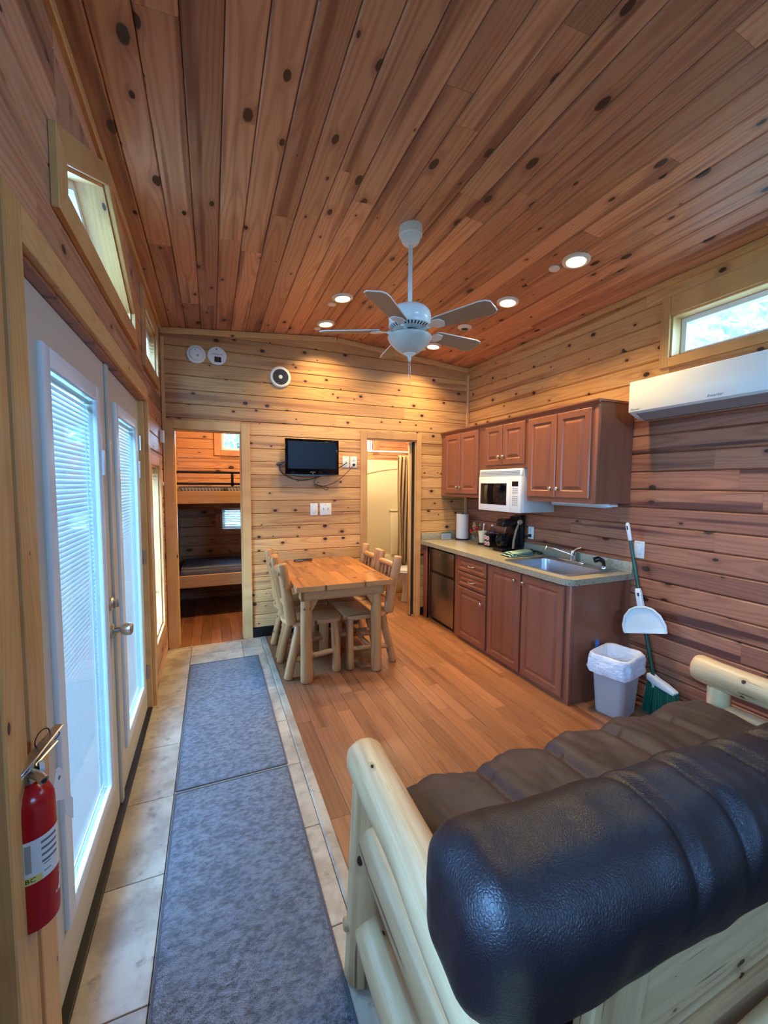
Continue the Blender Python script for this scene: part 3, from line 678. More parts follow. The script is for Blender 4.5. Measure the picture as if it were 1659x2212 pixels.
# ================================================================== LIGHT FITTINGS AND THINGS ON CEILING AND WALLS
def on_ceiling(x, y):
    s = -SL if x > XRDG else SL
    return Vector((x, y, ceil_z(x))), Vector((s, 0, -1)).normalized()          # point and downward normal
def can_light(x, y, label, power=None, group='recessed ceiling lights'):
    p, n = on_ceiling(x, y); t = thing('recessed_light', label, 'ceiling light', p, group=group)
    MB().lathe([(.058, .012), (.062, .002), (.080, .007), (.082, .0005), (.082, -.002), (.058, -.002)], p, n, 32, cap=False).build('trim_ring', 'white_enamel', t, smooth=True)
    MB().lathe([(.059, .003), (.05, .0055), (.001, .0065)], p, n, 28).build('lens', 'lamp_lens', t, smooth=True)
    l = bpy.data.lights.new('bulb', 'AREA'); l.shape = 'DISK'; l.size = .11; l.energy = power or CAN_POWER; l.color = (1.0, .74, .36); l.spread = math.radians(125)
    o = bpy.data.objects.new('bulb', l); place(o, t, Matrix.Translation(p + n * .012) @ Vector((0, 0, -1)).rotation_difference(n).to_matrix().to_4x4())
    # small round cover plate beside the lamp
    q, n2 = on_ceiling(x - .045, y + .13)
    c = thing('cover_plate', label.replace('glowing recessed ceiling light', 'small pale ceiling disc beside the light'), 'cover plate', q, group='round ceiling covers')
    MB().lathe([(.034, -.001), (.034, .004), (.03, .008), (.001, .009)], q, n2, 24).build('disc', 'white_plastic', c, smooth=True)
can_light(.958, 3.129, 'glowing recessed ceiling light behind the fan, second from the back wall')
can_light(.970, 3.68, 'glowing recessed ceiling light above the television, closest to the back wall')
can_light(2.057, 3.66, 'glowing recessed ceiling light in the corner above the cabinets')
can_light(2.078, 2.57, 'glowing recessed ceiling light over the microwave, middle of the kitchen row')
can_light(2.081, 1.945, 'glowing recessed ceiling light over the sink end, largest of the five')
# lamps of the bunk room and the bathroom
def room_lamp(x, y, z, label, power, col=(1.0, .62, .28)):
    t = thing('ceiling_lamp', label, 'ceiling light', (x, y, z))
    MB().lathe([(.06, 0), (.06, -.02), (.14, -.025), (.14, -.03), (.12, -.07), (.06, -.1), (.001, -.11)], (x, y, z), (0, 0, 1), 24).build('bowl', 'lamp_lens', t, smooth=True)
    l = bpy.data.lights.new('bulb', 'POINT'); l.energy = power; l.color = col; l.shadow_soft_size = .1
    place(bpy.data.objects.new('bulb', l), t, Matrix.Translation((x, y, z - .2)))
for x0, x1, nm in ((XL, 1.33, 'bunk room'), (1.4, XR, 'bathroom')):
    struct(B('ceiling', 'vinyl_white', None, x0, YB + .1, 2.6, x1, YF, 2.62), 'flat ceiling of the ' + nm)
room_lamp(.75, 4.55, 2.6, 'round ceiling lamp of the bunk room', 95)
room_lamp(1.8, 4.6, 2.6, 'round ceiling lamp of the bathroom', 110, (1.0, .76, .46))

p, n = on_ceiling(2.066, 3.12)
t = thing('ceiling_diffuser', 'white round ceiling nozzle with dark centre between two kitchen lights', 'air vent', p)
MB().lathe([(.062, 0), (.062, .004), (.05, .014), (.034, .02), (.034, .01)], p, n, 28, cap=False).build('rim', 'white_plastic', t, smooth=True)
MB().lathe([(.034, .008), (.03, .016), (.001, .018)], p, n, 20).build('core', 'black_plastic', t, smooth=True)

def ceiling_fan():
    x, y = 1.06, 2.16; zc = ceil_z(x); t = thing('ceiling_fan', 'white five-blade ceiling fan with a bowl light hanging from the ridge', 'ceiling fan', (x, y, zc))
    MB().lathe([(.066, .012), (.068, -.035), (.066, -.048), (.058, -.054), (.056, -.066), (.046, -.086), (.03, -.098), (.014, -.1)], (x, y, zc), (0, 0, 1), 32).build('canopy', 'white_enamel', t, smooth=True)
    MB().tube([(x, y, zc - .08), (x, y, 2.47)], .0125, 16).build('downrod', 'white_enamel', t, smooth=True)
    mo = MB().lathe([(.03, 2.485), (.06, 2.48), (.098, 2.466), (.116, 2.444), (.121, 2.42), (.12, 2.40), (.112, 2.384), (.122, 2.378), (.12, 2.366), (.092, 2.35), (.056, 2.342)], (x, y, 0), (0, 0, 1), 40).build('motor_housing', 'white_enamel', t, smooth=True)
    for k in range(36):
        a = 2 * PI * k / 36; c, s = math.cos(a), math.sin(a)
        q = MB()
        for r, z in ((.116, 2.3645), (.097, 2.3535)):
            for w in (-.0035, .0035): q.v.append(Vector((x + r * c - w * s, y + r * s + w * c, z - .0015)))
        q.f = [(0, 1, 3, 2)]; q.build('cooling_slot', 'dark_gap', mo)
    MB().lathe([(.06, 2.346), (.062, 2.338), (.06, 2.332)], (x, y, 0), (0, 0, 1), 28).build('flywheel', 'black_metal', t, smooth=True)
    MB().lathe([(.041, 2.34), (.041, 2.322), (.046, 2.318), (.046, 2.31)], (x, y, 0), (0, 0, 1), 28).build('switch_housing', 'white_enamel', t, smooth=True)
    MB().lathe([(.05, 2.318), (.118, 2.316), (.126, 2.308), (.125, 2.30), (.11, 2.276), (.083, 2.248), (.054, 2.226), (.032, 2.216), (.001, 2.214)], (x, y, 0), (0, 0, 1), 40).build('light_bowl', 'alabaster', t, smooth=True)
    MB().lathe([(.036, 2.222), (.034, 2.214), (.016, 2.206), (.008, 2.194), (.011, 2.186), (.006, 2.178), (.001, 2.172)], (x, y, 0), (0, 0, 1), 20).build('finial', 'white_enamel', t, smooth=True)
    for dx, z1 in ((-.004, 2.07), (.006, 2.10)): MB().tube([(x + dx, y, 2.185), (x + dx, y, z1)], .0009, 5).build('pull_chain', 'brass_hinge', t)
    for k in range(5):
        a = math.radians(9 + 72 * k); R = Matrix.Rotation(a, 4, 'Z'); T = Matrix.Translation((x, y, 2.348)) @ R @ Matrix.Rotation(math.radians(-12), 4, 'X')
        prof = [(.17, -.045), (.20, -.052), (.46, -.066), (.495, -.06), (.515, -.04), (.515, .04), (.495, .06), (.46, .066), (.20, .052), (.17, .045)]
        m = MB().prism(prof, 'z', -.003, .003); m.v = [T @ p for p in m.v]; bl = m.build('blade', 'white_enamel', t, .0015, 1)
        pr = [(q[0] * .985 + .004, q[1] * .94) for q in prof]
        m = MB().prism(pr, 'z', -.0038, -.003); m.v = [T @ p for p in m.v]; m.build('blade_underside', 'blade_top', bl)
        br = MB().prism([(.09, -.012), (.15, -.016), (.175, -.04), (.215, -.036), (.232, 0), (.215, .036), (.175, .04), (.15, .016), (.09, .012)], 'z', -.010, -.0042); br.v = [T @ p for p in br.v]; br.build('blade_bracket', 'white_enamel', t, .002, 1)
        br = MB().tube([R @ Vector(q) + Vector((x, y, 0)) for q in ((.05, 0, 2.336), (.075, 0, 2.328), (.1, 0, 2.334), (.125, 0, 2.341))], [.012, .011, .011, .012], 8); br.build('bracket_arm', 'white_enamel', t, smooth=True)
ceiling_fan()

# round alarms and the vent on the back wall
def wall_disc(name, label, cat, x, z, parts):
    t = thing(name, label, cat, (x, YB, z))
    for nm, mat, prof in parts: MB().lathe(prof, (x, YB, z), (0, -1, 0), 36).build(nm, mat, t, smooth=True)
    return t
t = wall_disc('smoke_alarm', 'white round smoke alarm with a raised dome, next to the corner', 'smoke alarm', -.102, 2.595, (('base', 'white_plastic', [(.078, 0), (.078, .012), (.07, .018), (.001, .018)]), ('dome', 'white_plastic', [(.06, .016), (.058, .03), (.046, .04), (.001, .042)])))
MB().lathe([(.009, .041), (.009, .044), (.001, .0445)], (-.09, YB, 2.58), (0, -1, 0), 12).build('test_button', 'grey_flap', t); MB().lathe([(.004, .041), (.001, .0435)], (-.11, YB, 2.625), (0, -1, 0), 8).build('indicator', 'ink', t)
t = wall_disc('alarm_base', 'white round alarm base with an open black battery slot', 'smoke alarm', .067, 2.602, (('plate', 'white_plastic', [(.08, 0), (.08, .01), (.074, .016), (.001, .016)]),))
B('battery_slot', 'black_plastic', t, .045, YB - .019, 2.546, .100, YB - .015, 2.592)
for k in range(3): B('contact', 'chrome', t, .047 + .014 * k, YB - .022, 2.55, .051 + .014 * k, YB - .018, 2.588)
MB().lathe([(.006, .016), (.006, .019), (.001, .0195)], (.062, YB, 2.658), (0, -1, 0), 10).build('screw_hole', 'ink', t)
B('slot_line', 'grey_flap', t, .02, YB - .018, 2.612, .11, YB - .0155, 2.616)
t = wall_disc('exhaust_vent', 'white ringed round exhaust vent with dark opening high on the back wall', 'air vent', .618, 2.475, (('ring', 'white_plastic', [(.098, 0), (.098, .008), (.09, .016), (.074, .018), (.07, .008), (.001, .008)]), ('grille', 'black_plastic', [(.0715, .009), (.071, .011), (.001, .011)]), ('hub', 'white_plastic', [(.018, .01), (.018, .02), (.001, .022)])))
for k in range(6): MB().lathe([(.024 + .008 * k, .0105), (.0245 + .008 * k, .0125), (.026 + .008 * k, .0125), (.0265 + .008 * k, .0105)], (.618, YB, 2.475), (0, -1, 0), 36, cap=False).build('grille_ring', 'paper_grey', t)

# television with its cables
def television():
    t = thing('television', 'black flat television on the back wall with cables hanging under it', 'television', (.9, YB, 1.73))
    B('mount', 'black_metal', t, .78, YB - .055, 1.62, 1.02, YB - .001, 1.84, .004)
    B('back_shell', 'black_plastic', t, .655, YB - .085, 1.585, 1.14, YB - .05, 1.885, .012)
    bz = B('bezel', 'black_gloss', t, .637, YB - .108, 1.562, 1.158, YB - .083, 1.898, .006)
    B('screen', 'screen_off', t, .664, YB - .1095, 1.617, 1.132, YB - .1078, 1.874)
    MB().prism([(.66, 1.562), (1.13, 1.562), (1.02, 1.548), (.77, 1.548)], 'y', YB - .106, YB - .085).build('speaker_lip', 'black_plastic', t)
    text_part('SAMSUNG', .014, 'ink_grey', t, basis((1, 0, 0), (0, 0, 1), (.898, YB - .1086, 1.585))) if False else B('maker_plate', 'paper_grey', t, .872, YB - .1088, 1.582, .924, YB - .108, 1.588)
    B('standby_light', 'paper_white', t, .896, YB - .1088, 1.566, .902, YB - .108, 1.572)
television()
def bez(pts, n=10):
    P = [Vector(p) for p in pts]; P = [P[0] * 2 - P[1]] + P + [P[-1] * 2 - P[-2]]; out = []
    for i in range(1, len(P) - 2):
        for k in range(n):
            t = k / n; a, b, c, d = P[i - 1:i + 3]
            out.append(.5 * ((2 * b) + (c - a) * t + (2 * a - 5 * b + 4 * c - d) * t * t + (3 * b - a - 3 * c + d) * t ** 3))
    return out + [P[-2]]
y = YB - .012
tag(MB().tube(bez([(.70, y - .03, 1.70), (.62, y, 1.665), (.60, y, 1.62), (.64, y, 1.563), (.75, y, 1.513), (.87, y, 1.512), (.98, y - .01, 1.545), (1.1, y - .015, 1.595), (1.2, y - .01, 1.645), (1.268, y - .012, 1.688)]), .0042, 8).build('antenna_cable', 'black_plastic', None, smooth=True),
    'thick black aerial cable looping under the television to a wall plate', 'cable')
y = YB - .026
tag(MB().tube(bez([(.93, y - .03, 1.58), (.945, y, 1.53), (.93, y, 1.48), (.955, y, 1.462), (1.03, y - .01, 1.448), (1.07, y, 1.43), (1.05, y - .008, 1.412), (1.0, y, 1.44), (.95, y, 1.47), (.93, y - .006, 1.455), (.98, y, 1.445), (1.05, y, 1.455), (1.13, y, 1.485), (1.2, y, 1.53), (1.28, y, 1.60), (1.335, y - .02, 1.668)]), .0026, 7).build('looped_wire', 'black_plastic', None, smooth=True),
    'thin black power cord bundled in loops below the television', 'cable')
def wall_plate(name, label, cat, to3, a, z, w=.07, h=.115, kind='outlet', gang=1):
    t = thing(name, label, cat, to3(a, z, 0))
    bx = lambda nm, mat, a0, z0, a1, z1, d0, d1, bev=.0: B(nm, mat, t, *to3(a + a0, z + z0, -d0), *to3(a + a1, z + z1, -d1), bev)
    bx('plate', 'white_plastic', -w / 2, -h / 2, w / 2, h / 2, .0005, .007, .003)
    for g in range(gang):
        c = (g - (gang - 1) / 2) * .046
        if kind == 'outlet':
            for dz in (.026, -.026):
                bx('socket', 'vinyl_white', c - .016, dz - .014, c + .016, dz + .014, .006, .009, .004)
                for dx in (-.006, .006): bx('slot', 'dark_gap', c + dx - .0012, dz - .003, c + dx + .0012, dz + .007, .0085, .0093)
        elif kind == 'rocker':
            bx('rocker', 'vinyl_white', c - .016, -.033, c + .016, .033, .006, .012, .003)
        elif kind == 'toggle':
            bx('surround', 'vinyl_white', c - .007, -.016, c + .007, .016, .006, .009, .001); bx('toggle', 'grey_flap', c - .004, -.002, c + .004, .012, .008, .02, .002)
        elif kind == 'coax':
            MB().lathe([(.005, .006), (.005, .014), (.001, .0145)], to3(a, z, 0), Vector(to3(0, 0, -1)) - Vector(to3(0, 0, 0)), 10).build('connector', 'chrome', t)
    for dz in (h * .36, -h * .36): bx('screw', 'chrome', -.0025, dz - .0025, .0025, dz + .0025, .006, .0078)
    return t
wall_plate('wall_plate', 'white wall plate with the aerial socket right of the television', 'wall plate', tb, 1.262, 1.697, kind='coax')
wall_plate('power_outlet', 'white power outlet with a black plug beside the bathroom doorway', 'outlet', tb, 1.345, 1.697, kind='outlet')
wall_plate('light_switch', 'white single rocker switch plate below the television', 'light switch', tb, .932, 1.221, .075, .12, 'rocker')
wall_plate('light_switch', 'white double switch plate below the television, the wider one', 'light switch', tb, 1.05, 1.221, .118, .12, 'toggle', 2)
wall_plate('power_outlet', 'white power outlet on the kitchen wall behind the coffee maker', 'outlet', tr, 2.962, 1.03, kind='outlet')
wall_plate('light_switch', 'white rocker switch on the plank wall near the broom', 'light switch', tr, 1.913, 1.03, .075, .118, 'rocker')
t = thing('door_sensor', 'small white alarm sensor on the corner trim beside the doors', 'sensor', (XL + .02, 3.80, 1.84))
B('case', 'white_plastic', t, XL + .004, 3.79, 1.80, XL + .034, 3.83, 1.90, .004); B('magnet', 'white_plastic', t, XL + .004, 3.80, 1.45, XL + .022, 3.82, 1.48, .004)
MB().tube([(XL + .03, 3.80, 1.80), (XL + .03, 3.80, 1.48)], .001, 5).build('cord', 'vinyl_white', t)
MB().lathe([(.014, 0), (.013, .012), (.006, .018)], (1.345, YB - .009, 1.671), (0, -1, 0), 12).build('plug', 'black_plastic', bpy.data.objects['power_outlet'], smooth=True)

# air conditioner on the kitchen wall
def air_conditioner():
    y1 = 1.89; y0 = 1.04; t = thing('air_conditioner', 'long white air conditioner on the wall under the high window', 'air conditioner', (XR, (y0 + y1) / 2, 1.9))
    xf = XR - .2
    MB().prism([(XR - .001, 2.145), (xf + .012, 2.145), (xf + .004, 2.138), (xf, 1.955), (xf + .012, 1.94), (xf + .1, 1.902), (XR - .03, 1.898), (XR - .001, 1.91)], 'y', y0, y1).build('body', 'white_enamel', t, .004, 2)
    MB().prism([(xf - .004, 2.14), (xf + .002, 2.143), (xf + .002, 1.944), (xf - .004, 1.948)], 'y', y0 - .001, y1 + .001).build('front_panel', 'white_enamel', t, .002, 1)
    d = Vector((.088, -.038)).normalized(); nrm = Vector((-.038, -.088)).normalized()
    pt = lambda s, h: (xf + .014 + d.x * s + nrm.x * h, 1.9385 + d.y * s + nrm.y * h)
    MB().prism([pt(.0, .001), pt(.0, .004), pt(.092, .004), pt(.092, .001)], 'y', y0 + .05, y1 - .045).build('air_flap', 'grey_flap', t, .001, 1)
    MB().prism([pt(.092, .0005), pt(.092, .003), pt(.098, .003), pt(.098, .0005)], 'y', y0 + .05, y1 - .045).build('flap_gap', 'ink', t)
    MB().prism([pt(.0, .0005), pt(.0, .003), pt(.096, .003), pt(.096, .0005)], 'y', y1 - .046, y1 - .042).build('flap_gap', 'ink', t)
    text_part('Pioneer', .019, 'ink_grey', t, basis((0, -1, 0), (0, 0, 1), (xf - .0045, y1 - .045, 1.962)), shear=.25)
    text_part('Inverter', .024, 'ink_grey', t, basis((0, -1, 0), (0, 0, 1), (xf - .0045, y1 - .50, 1.966)), shear=.3)
air_conditioner()

# ================================================================== KITCHEN
XF = 2.165                                                       # face frames of the base units
def raised_door(parent, x, y0, y1, z0, z1, knob=None, pull=None, nm='door'):
    """overlay door: slab with a moulded frame and raised field; faces -x"""
    t = .019; fr = min(.058, (z1 - z0) * .28, (y1 - y0) * .22)
    def ring(a, b): return [(y0 + a, z0 + a, b), (y1 - a, z0 + a, b), (y1 - a, z1 - a, b), (y0 + a, z1 - a, b)]
    prof = [(0, 0), (0, t - .005), (.006, t), (fr - .010, t), (fr - .002, t - .007), (fr + .006, t - .008), (fr + .024, t - .001), (fr + .03, t)]
    m = MB(); vs = []
    for a, h in prof:
        for yy, zz, b in ring(a, h): vs.append((x - b, yy, zz))
    fs = [(k * 4 + i, k * 4 + (i + 1) % 4, (k + 1) * 4 + (i + 1) % 4, (k + 1) * 4 + i) for k in range(len(prof) - 1) for i in range(4)]
    e = (len(prof) - 1) * 4; fs += [(e, e + 1, e + 2, e + 3), (3, 2, 1, 0)]
    d = m.add(vs, fs).build(nm, 'cabinet_z' if nm == 'door' else 'cabinet_y', parent)
    if knob:
        MB().lathe([(.006, 0), (.006, .01), (.013, .016), (.015, .023), (.011, .029), (.001, .031)], (x - t, knob[0], knob[1]), (-1, 0, 0), 18).build('knob', 'satin_nickel', d, smooth=True)
    if pull:
        yy, zz = pull; MB().tube(bez([(x - t + .002, yy - .042, zz + .006), (x - t - .02, yy - .038, zz), (x - t - .026, yy, zz - .005), (x - t - .02, yy + .038, zz), (x - t + .002, yy + .042, zz + .006)], 5), [.004] * 5 + [.006] * 11 + [.004] * 5, 8).build('handle', 'satin_nickel', d, smooth=True)
    return d
def base_units():
    zt = .812
    t = thing('drawer_cabinet', 'brown base cabinet with two drawers over a small door', 'cabinet', (XF + .28, 3.08, 0))
    MB().box(XF, 2.835, 0, XR - .001, 3.36, zt).build('body', 'cabinet_z', t)
    raised_door(t, XF, 2.855, 3.29, .668, .798, pull=(3.05, .735), nm='drawer'); raised_door(t, XF, 2.855, 3.29, .528, .655, pull=(3.05, .59), nm='drawer')
    raised_door(t, XF, 2.855, 3.29, .03, .512, knob=(2.90, .43))
    t = thing('sink_cabinet', 'brown two-door base cabinet under the sink with a plain end panel', 'cabinet', (XF + .28, 2.4, 0))
    MB().box(XF, 1.965, 0, XF + .02, 2.833, zt).box(XF + .02, 1.965, 0, XR - .001, 1.983, zt).box(XF + .02, 2.815, 0, XR - .001, 2.833, zt).box(XF + .02, 1.983, .08, XR - .001, 2.815, .1).build('body', 'cabinet_z', t)
    raised_door(t, XF, 2.43, 2.822, .03, .798, knob=(2.482, .735)); raised_door(t, XF, 2.012, 2.412, .03, .798, knob=(2.386, .735))
    B('corner_post', 'cabinet_z', t, XF - .004, 1.96, 0, XF + .03, 1.995, zt, .004)
    t = thing('filler_panel', 'narrow brown panel between the bathroom doorway and the fridge', 'cabinet', (XF + .28, 3.96, 0))
    B('side_panel', 'cabinet_z', t, XF, 3.915, 0, XR - .001, 3.935, zt, .001); B('stile', 'cabinet_z', t, XF - .002, 3.915, 0, XF + .02, YB - .022, zt, .001)
    # fridge
    t = thing('mini_fridge', 'small stainless two-door fridge under the worktop', 'fridge', (2.45, 3.64, 0))
    y0, y1, xf = 3.385, 3.895, 2.185
    B('case', 'black_plastic', t, xf + .045, y0, .015, XR - .03, y1, .79, .004)
    for z in ((.03, .528), (.548, .785)):
        d = B('door', 'black_gloss', t, xf, y0, z[0], xf + .042, y1, z[1], .006); B('skin', 'steel_brushed', d, xf - .003, y0 + .034, z[0] + .004, xf + .003, y1 - .004, z[1] - .004, .003)
        B('edge_grip', 'chrome', d, xf - .006, y0 + .028, z[0] + .004, xf + .002, y0 + .036, z[1] - .004, .002)
    B('handle_recess', 'black_plastic', t, xf - .004, y0 + .002, .526, xf + .03, y1 - .004, .55, .006)
    B('badge', 'chrome', t, xf - .0042, 3.66, .735, xf - .0028, 3.70, .742)
    for yy in (y0 + .05, y1 - .05): MB().lathe([(.015, 0), (.015, .016)], (xf + .1, yy, 0), (0, 0, 1), 10).build('foot', 'black_plastic', t)
base_units()
def worktop():
    # outline with a rounded outer corner, sink cut-out left open
    zt, zb = .855, .814; x0 = 2.125; ye = 1.945; r = .075
    t = thing('worktop', 'speckled greige laminate worktop with backsplash and rounded end', 'worktop', (2.42, 3.0, zb))
    cor = [(x0 + r - r * math.sin(a), ye + r - r * math.cos(a)) for a in [PI / 2 * k / 8 for k in range(9)]]
    SX0, SX1, SY0, SY1 = 2.215, 2.62, 2.085, 2.665                # sink hole
    m = MB()
    left = [(x0, YB - .001), (XR - .001, YB - .001), (XR - .001, SY1), (SX1, SY1), (SX0, SY1), (x0, SY1)]
    m.prism(left, 'z', zb, zt); m.prism([(x0, SY1), (SX0, SY1), (SX0, SY0), (x0, SY0)], 'z', zb, zt); m.prism([(SX1, SY1), (XR - .001, SY1), (XR - .001, SY0), (SX1, SY0)], 'z', zb, zt)
    m.prism([(x0, SY0), (SX0, SY0), (SX1, SY0), (XR - .001, SY0), (XR - .001, ye)] + cor, 'z', zb, zt)
    m.build('slab', 'counter_laminate', t)
    B('backsplash', 'counter_laminate', t, XR - .024, ye, zt, XR - .001, YB - .001, .934, .003); B('backsplash', 'counter_laminate', t, x0 + .01, YB - .023, zt, XR - .024, YB - .001, .934, .003)
    # sink
    s = thing('sink', 'stainless steel single-bowl sink set into the worktop', 'sink', (2.42, 2.37, zt))
    def rr(x0_, x1_, y0_, y1_, rad, z):
        out = []
        for cx, cy, a0 in ((x1_ - rad, y1_ - rad, 0), (x0_ + rad, y1_ - rad, PI / 2), (x0_ + rad, y0_ + rad, PI), (x1_ - rad, y0_ + rad, 1.5 * PI)):
            for k in range(7): a = a0 + PI / 2 * k / 6; out.append((cx + rad * math.cos(a), cy + rad * math.sin(a), z))
        return out
    rows = [rr(2.185, 2.70, 2.035, 2.70, .05, zt + .0005), rr(2.187, 2.698, 2.037, 2.698, .05, zt + .005), rr(2.205, 2.64, 2.07, 2.68, .06, zt + .005), rr(2.222, 2.612, 2.092, 2.658, .06, zt - .004),
            rr(2.226, 2.608, 2.096, 2.654, .06, zt - .03), rr(2.235, 2.60, 2.105, 2.645, .07, zt - .15), rr(2.26, 2.575, 2.13, 2.62, .07, zt - .17), rr(2.39, 2.45, 2.34, 2.40, .028, zt - .175)]
    n = len(rows[0]); m = MB(); m.add([p for r_ in rows for p in r_], [(j * n + i, j * n + (i + 1) % n, (j + 1) * n + (i + 1) % n, (j + 1) * n + i) for j in range(len(rows) - 1) for i in range(n)])
    m.build('basin', 'sink_steel', s, smooth=True, angle=40); MB().lathe([(.032, 0), (.03, .004), (.001, .003)], (2.42, 2.37, zt - .175), (0, 0, 1), 20).build('drain', 'chrome', s, smooth=True)
    f = thing('faucet', 'chrome kitchen faucet with a long spout behind the sink', 'faucet', (2.665, 2.42, zt + .005)); z = zt + .005
    MB().prism([(2.645, 2.30), (2.69, 2.30), (2.69, 2.55), (2.645, 2.55)], 'z', z, z + .012).build('deck_plate', 'chrome', f, .004)
    MB().lathe([(.024, 0), (.022, .03), (.024, .06), (.02, .08), (.001, .086)], (2.668, 2.42, z + .01), (0, 0, 1), 20).build('body', 'chrome', f, smooth=True)
    MB().tube(bez([(2.668, 2.42, z + .05), (2.61, 2.46, z + .075), (2.55, 2.50, z + .10), (2.51, 2.53, z + .115), (2.50, 2.537, z + .105), (2.498, 2.538, z + .085)], 6), .010, 12).build('spout', 'chrome', f, smooth=True)
    MB().tube([(2.668, 2.42, z + .085), (2.675, 2.40, z + .105), (2.69, 2.36, z + .125)], [.009, .008, .01], 10).build('lever', 'chrome', f, smooth=True)
    sp = thing('sprayer', 'dark side sprayer lying in its holder at the end of the sink', 'sprayer', (2.655, 2.14, z))
    MB().lathe([(.02, 0), (.018, .012), (.014, .02)], (2.66, 2.13, z), (0, 0, 1), 16).build('holder', 'chrome', sp, smooth=True)
    MB().tube(bez([(2.66, 2.13, z + .015), (2.655, 2.135, z + .05), (2.63, 2.15, z + .068), (2.60, 2.165, z + .06)], 6), [.012] * 6 + [.016] * 6 + [.02] * 7, 12).build('head', 'black_plastic', sp, smooth=True)
    return t
worktop()
def wall_units():
    xw = 2.388; zt, zb = 2.012, 1.345
    def unit(label, y0, y1, z0, doors, knobs, zd=None):
        t = thing('wall_cabinet', label, 'cabinet', (2.56, (y0 + y1) / 2, z0), group='upper kitchen cabinets')
        MB().box(xw, y0, z0, XR - .001, y1, zt + .02).build('body', 'cabinet_z', t)
        for (a, b), k in zip(doors, knobs): raised_door(t, xw, a, b, (zd or z0) + .035, zt - .012, knob=k)
        return t
    unit('brown wall cabinet with two tall doors over the paper towels', 3.298, YB - .002, zb, ((3.632, 3.925), (3.322, 3.624)), ((3.66, 1.445), (3.60, 1.445)))
    unit('short brown wall cabinet with two small doors above the microwave', 2.655, 3.296, 1.615, ((2.965, 3.21), (2.682, 2.957)), ((2.99, 1.72), (2.93, 1.72)))
    u = unit('brown wall cabinet with two tall doors over the sink', 2.0, 2.653, zb, ((2.345, 2.642), (2.042, 2.337)), ((2.375, 1.445), (2.31, 1.445)))
    B('corner_post', 'cabinet_z', u, xw - .004, 1.996, zb, xw + .028, 2.03, zt, .004)
    c = thing('cabinet_cornice', 'long brown top moulding running over all the wall cabinets', 'moulding', (2.56, 3.0, zt + .02))
    MB().prism([(xw - .022, zt + .036), (xw - .022, zt + .026), (xw - .004, zt + .004), (xw, zt + .004), (xw, zt + .0205), (XR - .001, zt + .0205), (XR - .001, zt + .036)], 'y', 1.985, YB - .002).build('moulding', 'cabinet_y', c)
    m = thing('microwave', 'white over-counter microwave with vent and dark door window', 'microwave', (2.54, 2.99, 1.235))
    x0, y0, y1, z0, z1 = 2.352, 2.690, 3.265, 1.235, 1.612
    B('case', 'white_enamel', m, x0 + .028, y0 + .004, z0 + .004, XR - .001, y1 - .004, z1, .003)
    MB().prism([(x0 + .028, z1), (x0 + .012, z1), (x0 + .006, 1.55), (x0 + .028, 1.55)], 'y', y0, y1).build('vent_panel', 'white_enamel', m, .002)
    for k in range(3): B('vent_slot', 'grey_flap', m, x0 + .004, y0 + .02, 1.562 + k * .014, x0 + .012, y1 - .02, 1.566 + k * .014)
    d = B('door', 'white_enamel', m, x0, y0 + .135, z0 + .002, x0 + .028, y1, 1.547, .004)
    B('window', 'black_gloss', d, x0 - .002, y0 + .175, z0 + .06, x0 + .004, y1 - .03, 1.486, .002)
    p = B('control_panel', 'white_enamel', m, x0 + .001, y0, z0 + .002, x0 + .028, y0 + .132, 1.547, .003)
    B('display', 'black_gloss', p, x0 - .001, y0 + .03, 1.462, x0 + .003, y0 + .105, 1.502)
    for r_ in range(8):
        for c_ in range(3): B('key', 'grey_flap', p, x0 - .0008, y0 + .034 + c_ * .024, 1.30 + r_ * .018 + (.012 if r_ > 4 else 0), x0 + .002, y0 + .050 + c_ * .024, 1.308 + r_ * .018 + (.012 if r_ > 4 else 0))
    l = thing('under_cabinet_light', 'slim white strip light under the wall cabinet by the sink', 'light', (2.6, 2.3, 1.345))
    B('housing', 'white_enamel', l, 2.60, 2.06, 1.318, 2.69, 2.60, 1.344, .004); B('diffuser', 'alabaster', l, 2.592, 2.08, 1.31, 2.66, 2.58, 1.320, .003)
wall_units()

# small things on the worktop
ZC = .8555
t = thing('card_holder', 'small clear stand with a white card and green header by the wall', 'sign', (2.42, 3.93, ZC))
B('card', 'paper_white', t, 2.36, 3.955, ZC + .004, 2.485, 3.957, ZC + .085); B('header', 'green_ink', t, 2.362, 3.9535, ZC + .07, 2.483, 3.955, ZC + .084)
for k in range(4): B('print_line', 'paper_grey', t, 2.375, 3.9542, ZC + .016 + k * .012, 2.47 - .01 * (k % 2), 3.955, ZC + .0185 + k * .012)
B('acrylic_sheet', 'clear_plastic', t, 2.355, 3.950, ZC, 2.49, 3.953, ZC + .09); B('acrylic_foot', 'clear_plastic', t, 2.355, 3.925, ZC, 2.49, 3.953, ZC + .003)
t = thing('paper_towel_stand', 'black stand holding a white roll of paper towels', 'paper towels', (2.60, 3.90, ZC))
MB().lathe([(.082, 0), (.082, .008), (.07, .014), (.001, .014)], (2.60, 3.90, ZC), (0, 0, 1), 28).build('base', 'black_plastic', t, smooth=True); MB().tube([(2.60, 3.90, ZC + .01), (2.60, 3.90, ZC + .305)], .008, 10).build('rod', 'black_plastic', t, smooth=True)
MB().lathe([(.020, .016), (.068, .016), (.069, .02), (.069, .286), (.068, .29), (.020, .29)], (2.60, 3.90, ZC), (0, 0, 1), 32, cap=False).build('roll', 'paper_white', t, smooth=True)
t = thing('flower_vase', 'little clear glass vase of red and tan dried flowers', 'vase', (2.63, 3.70, ZC))
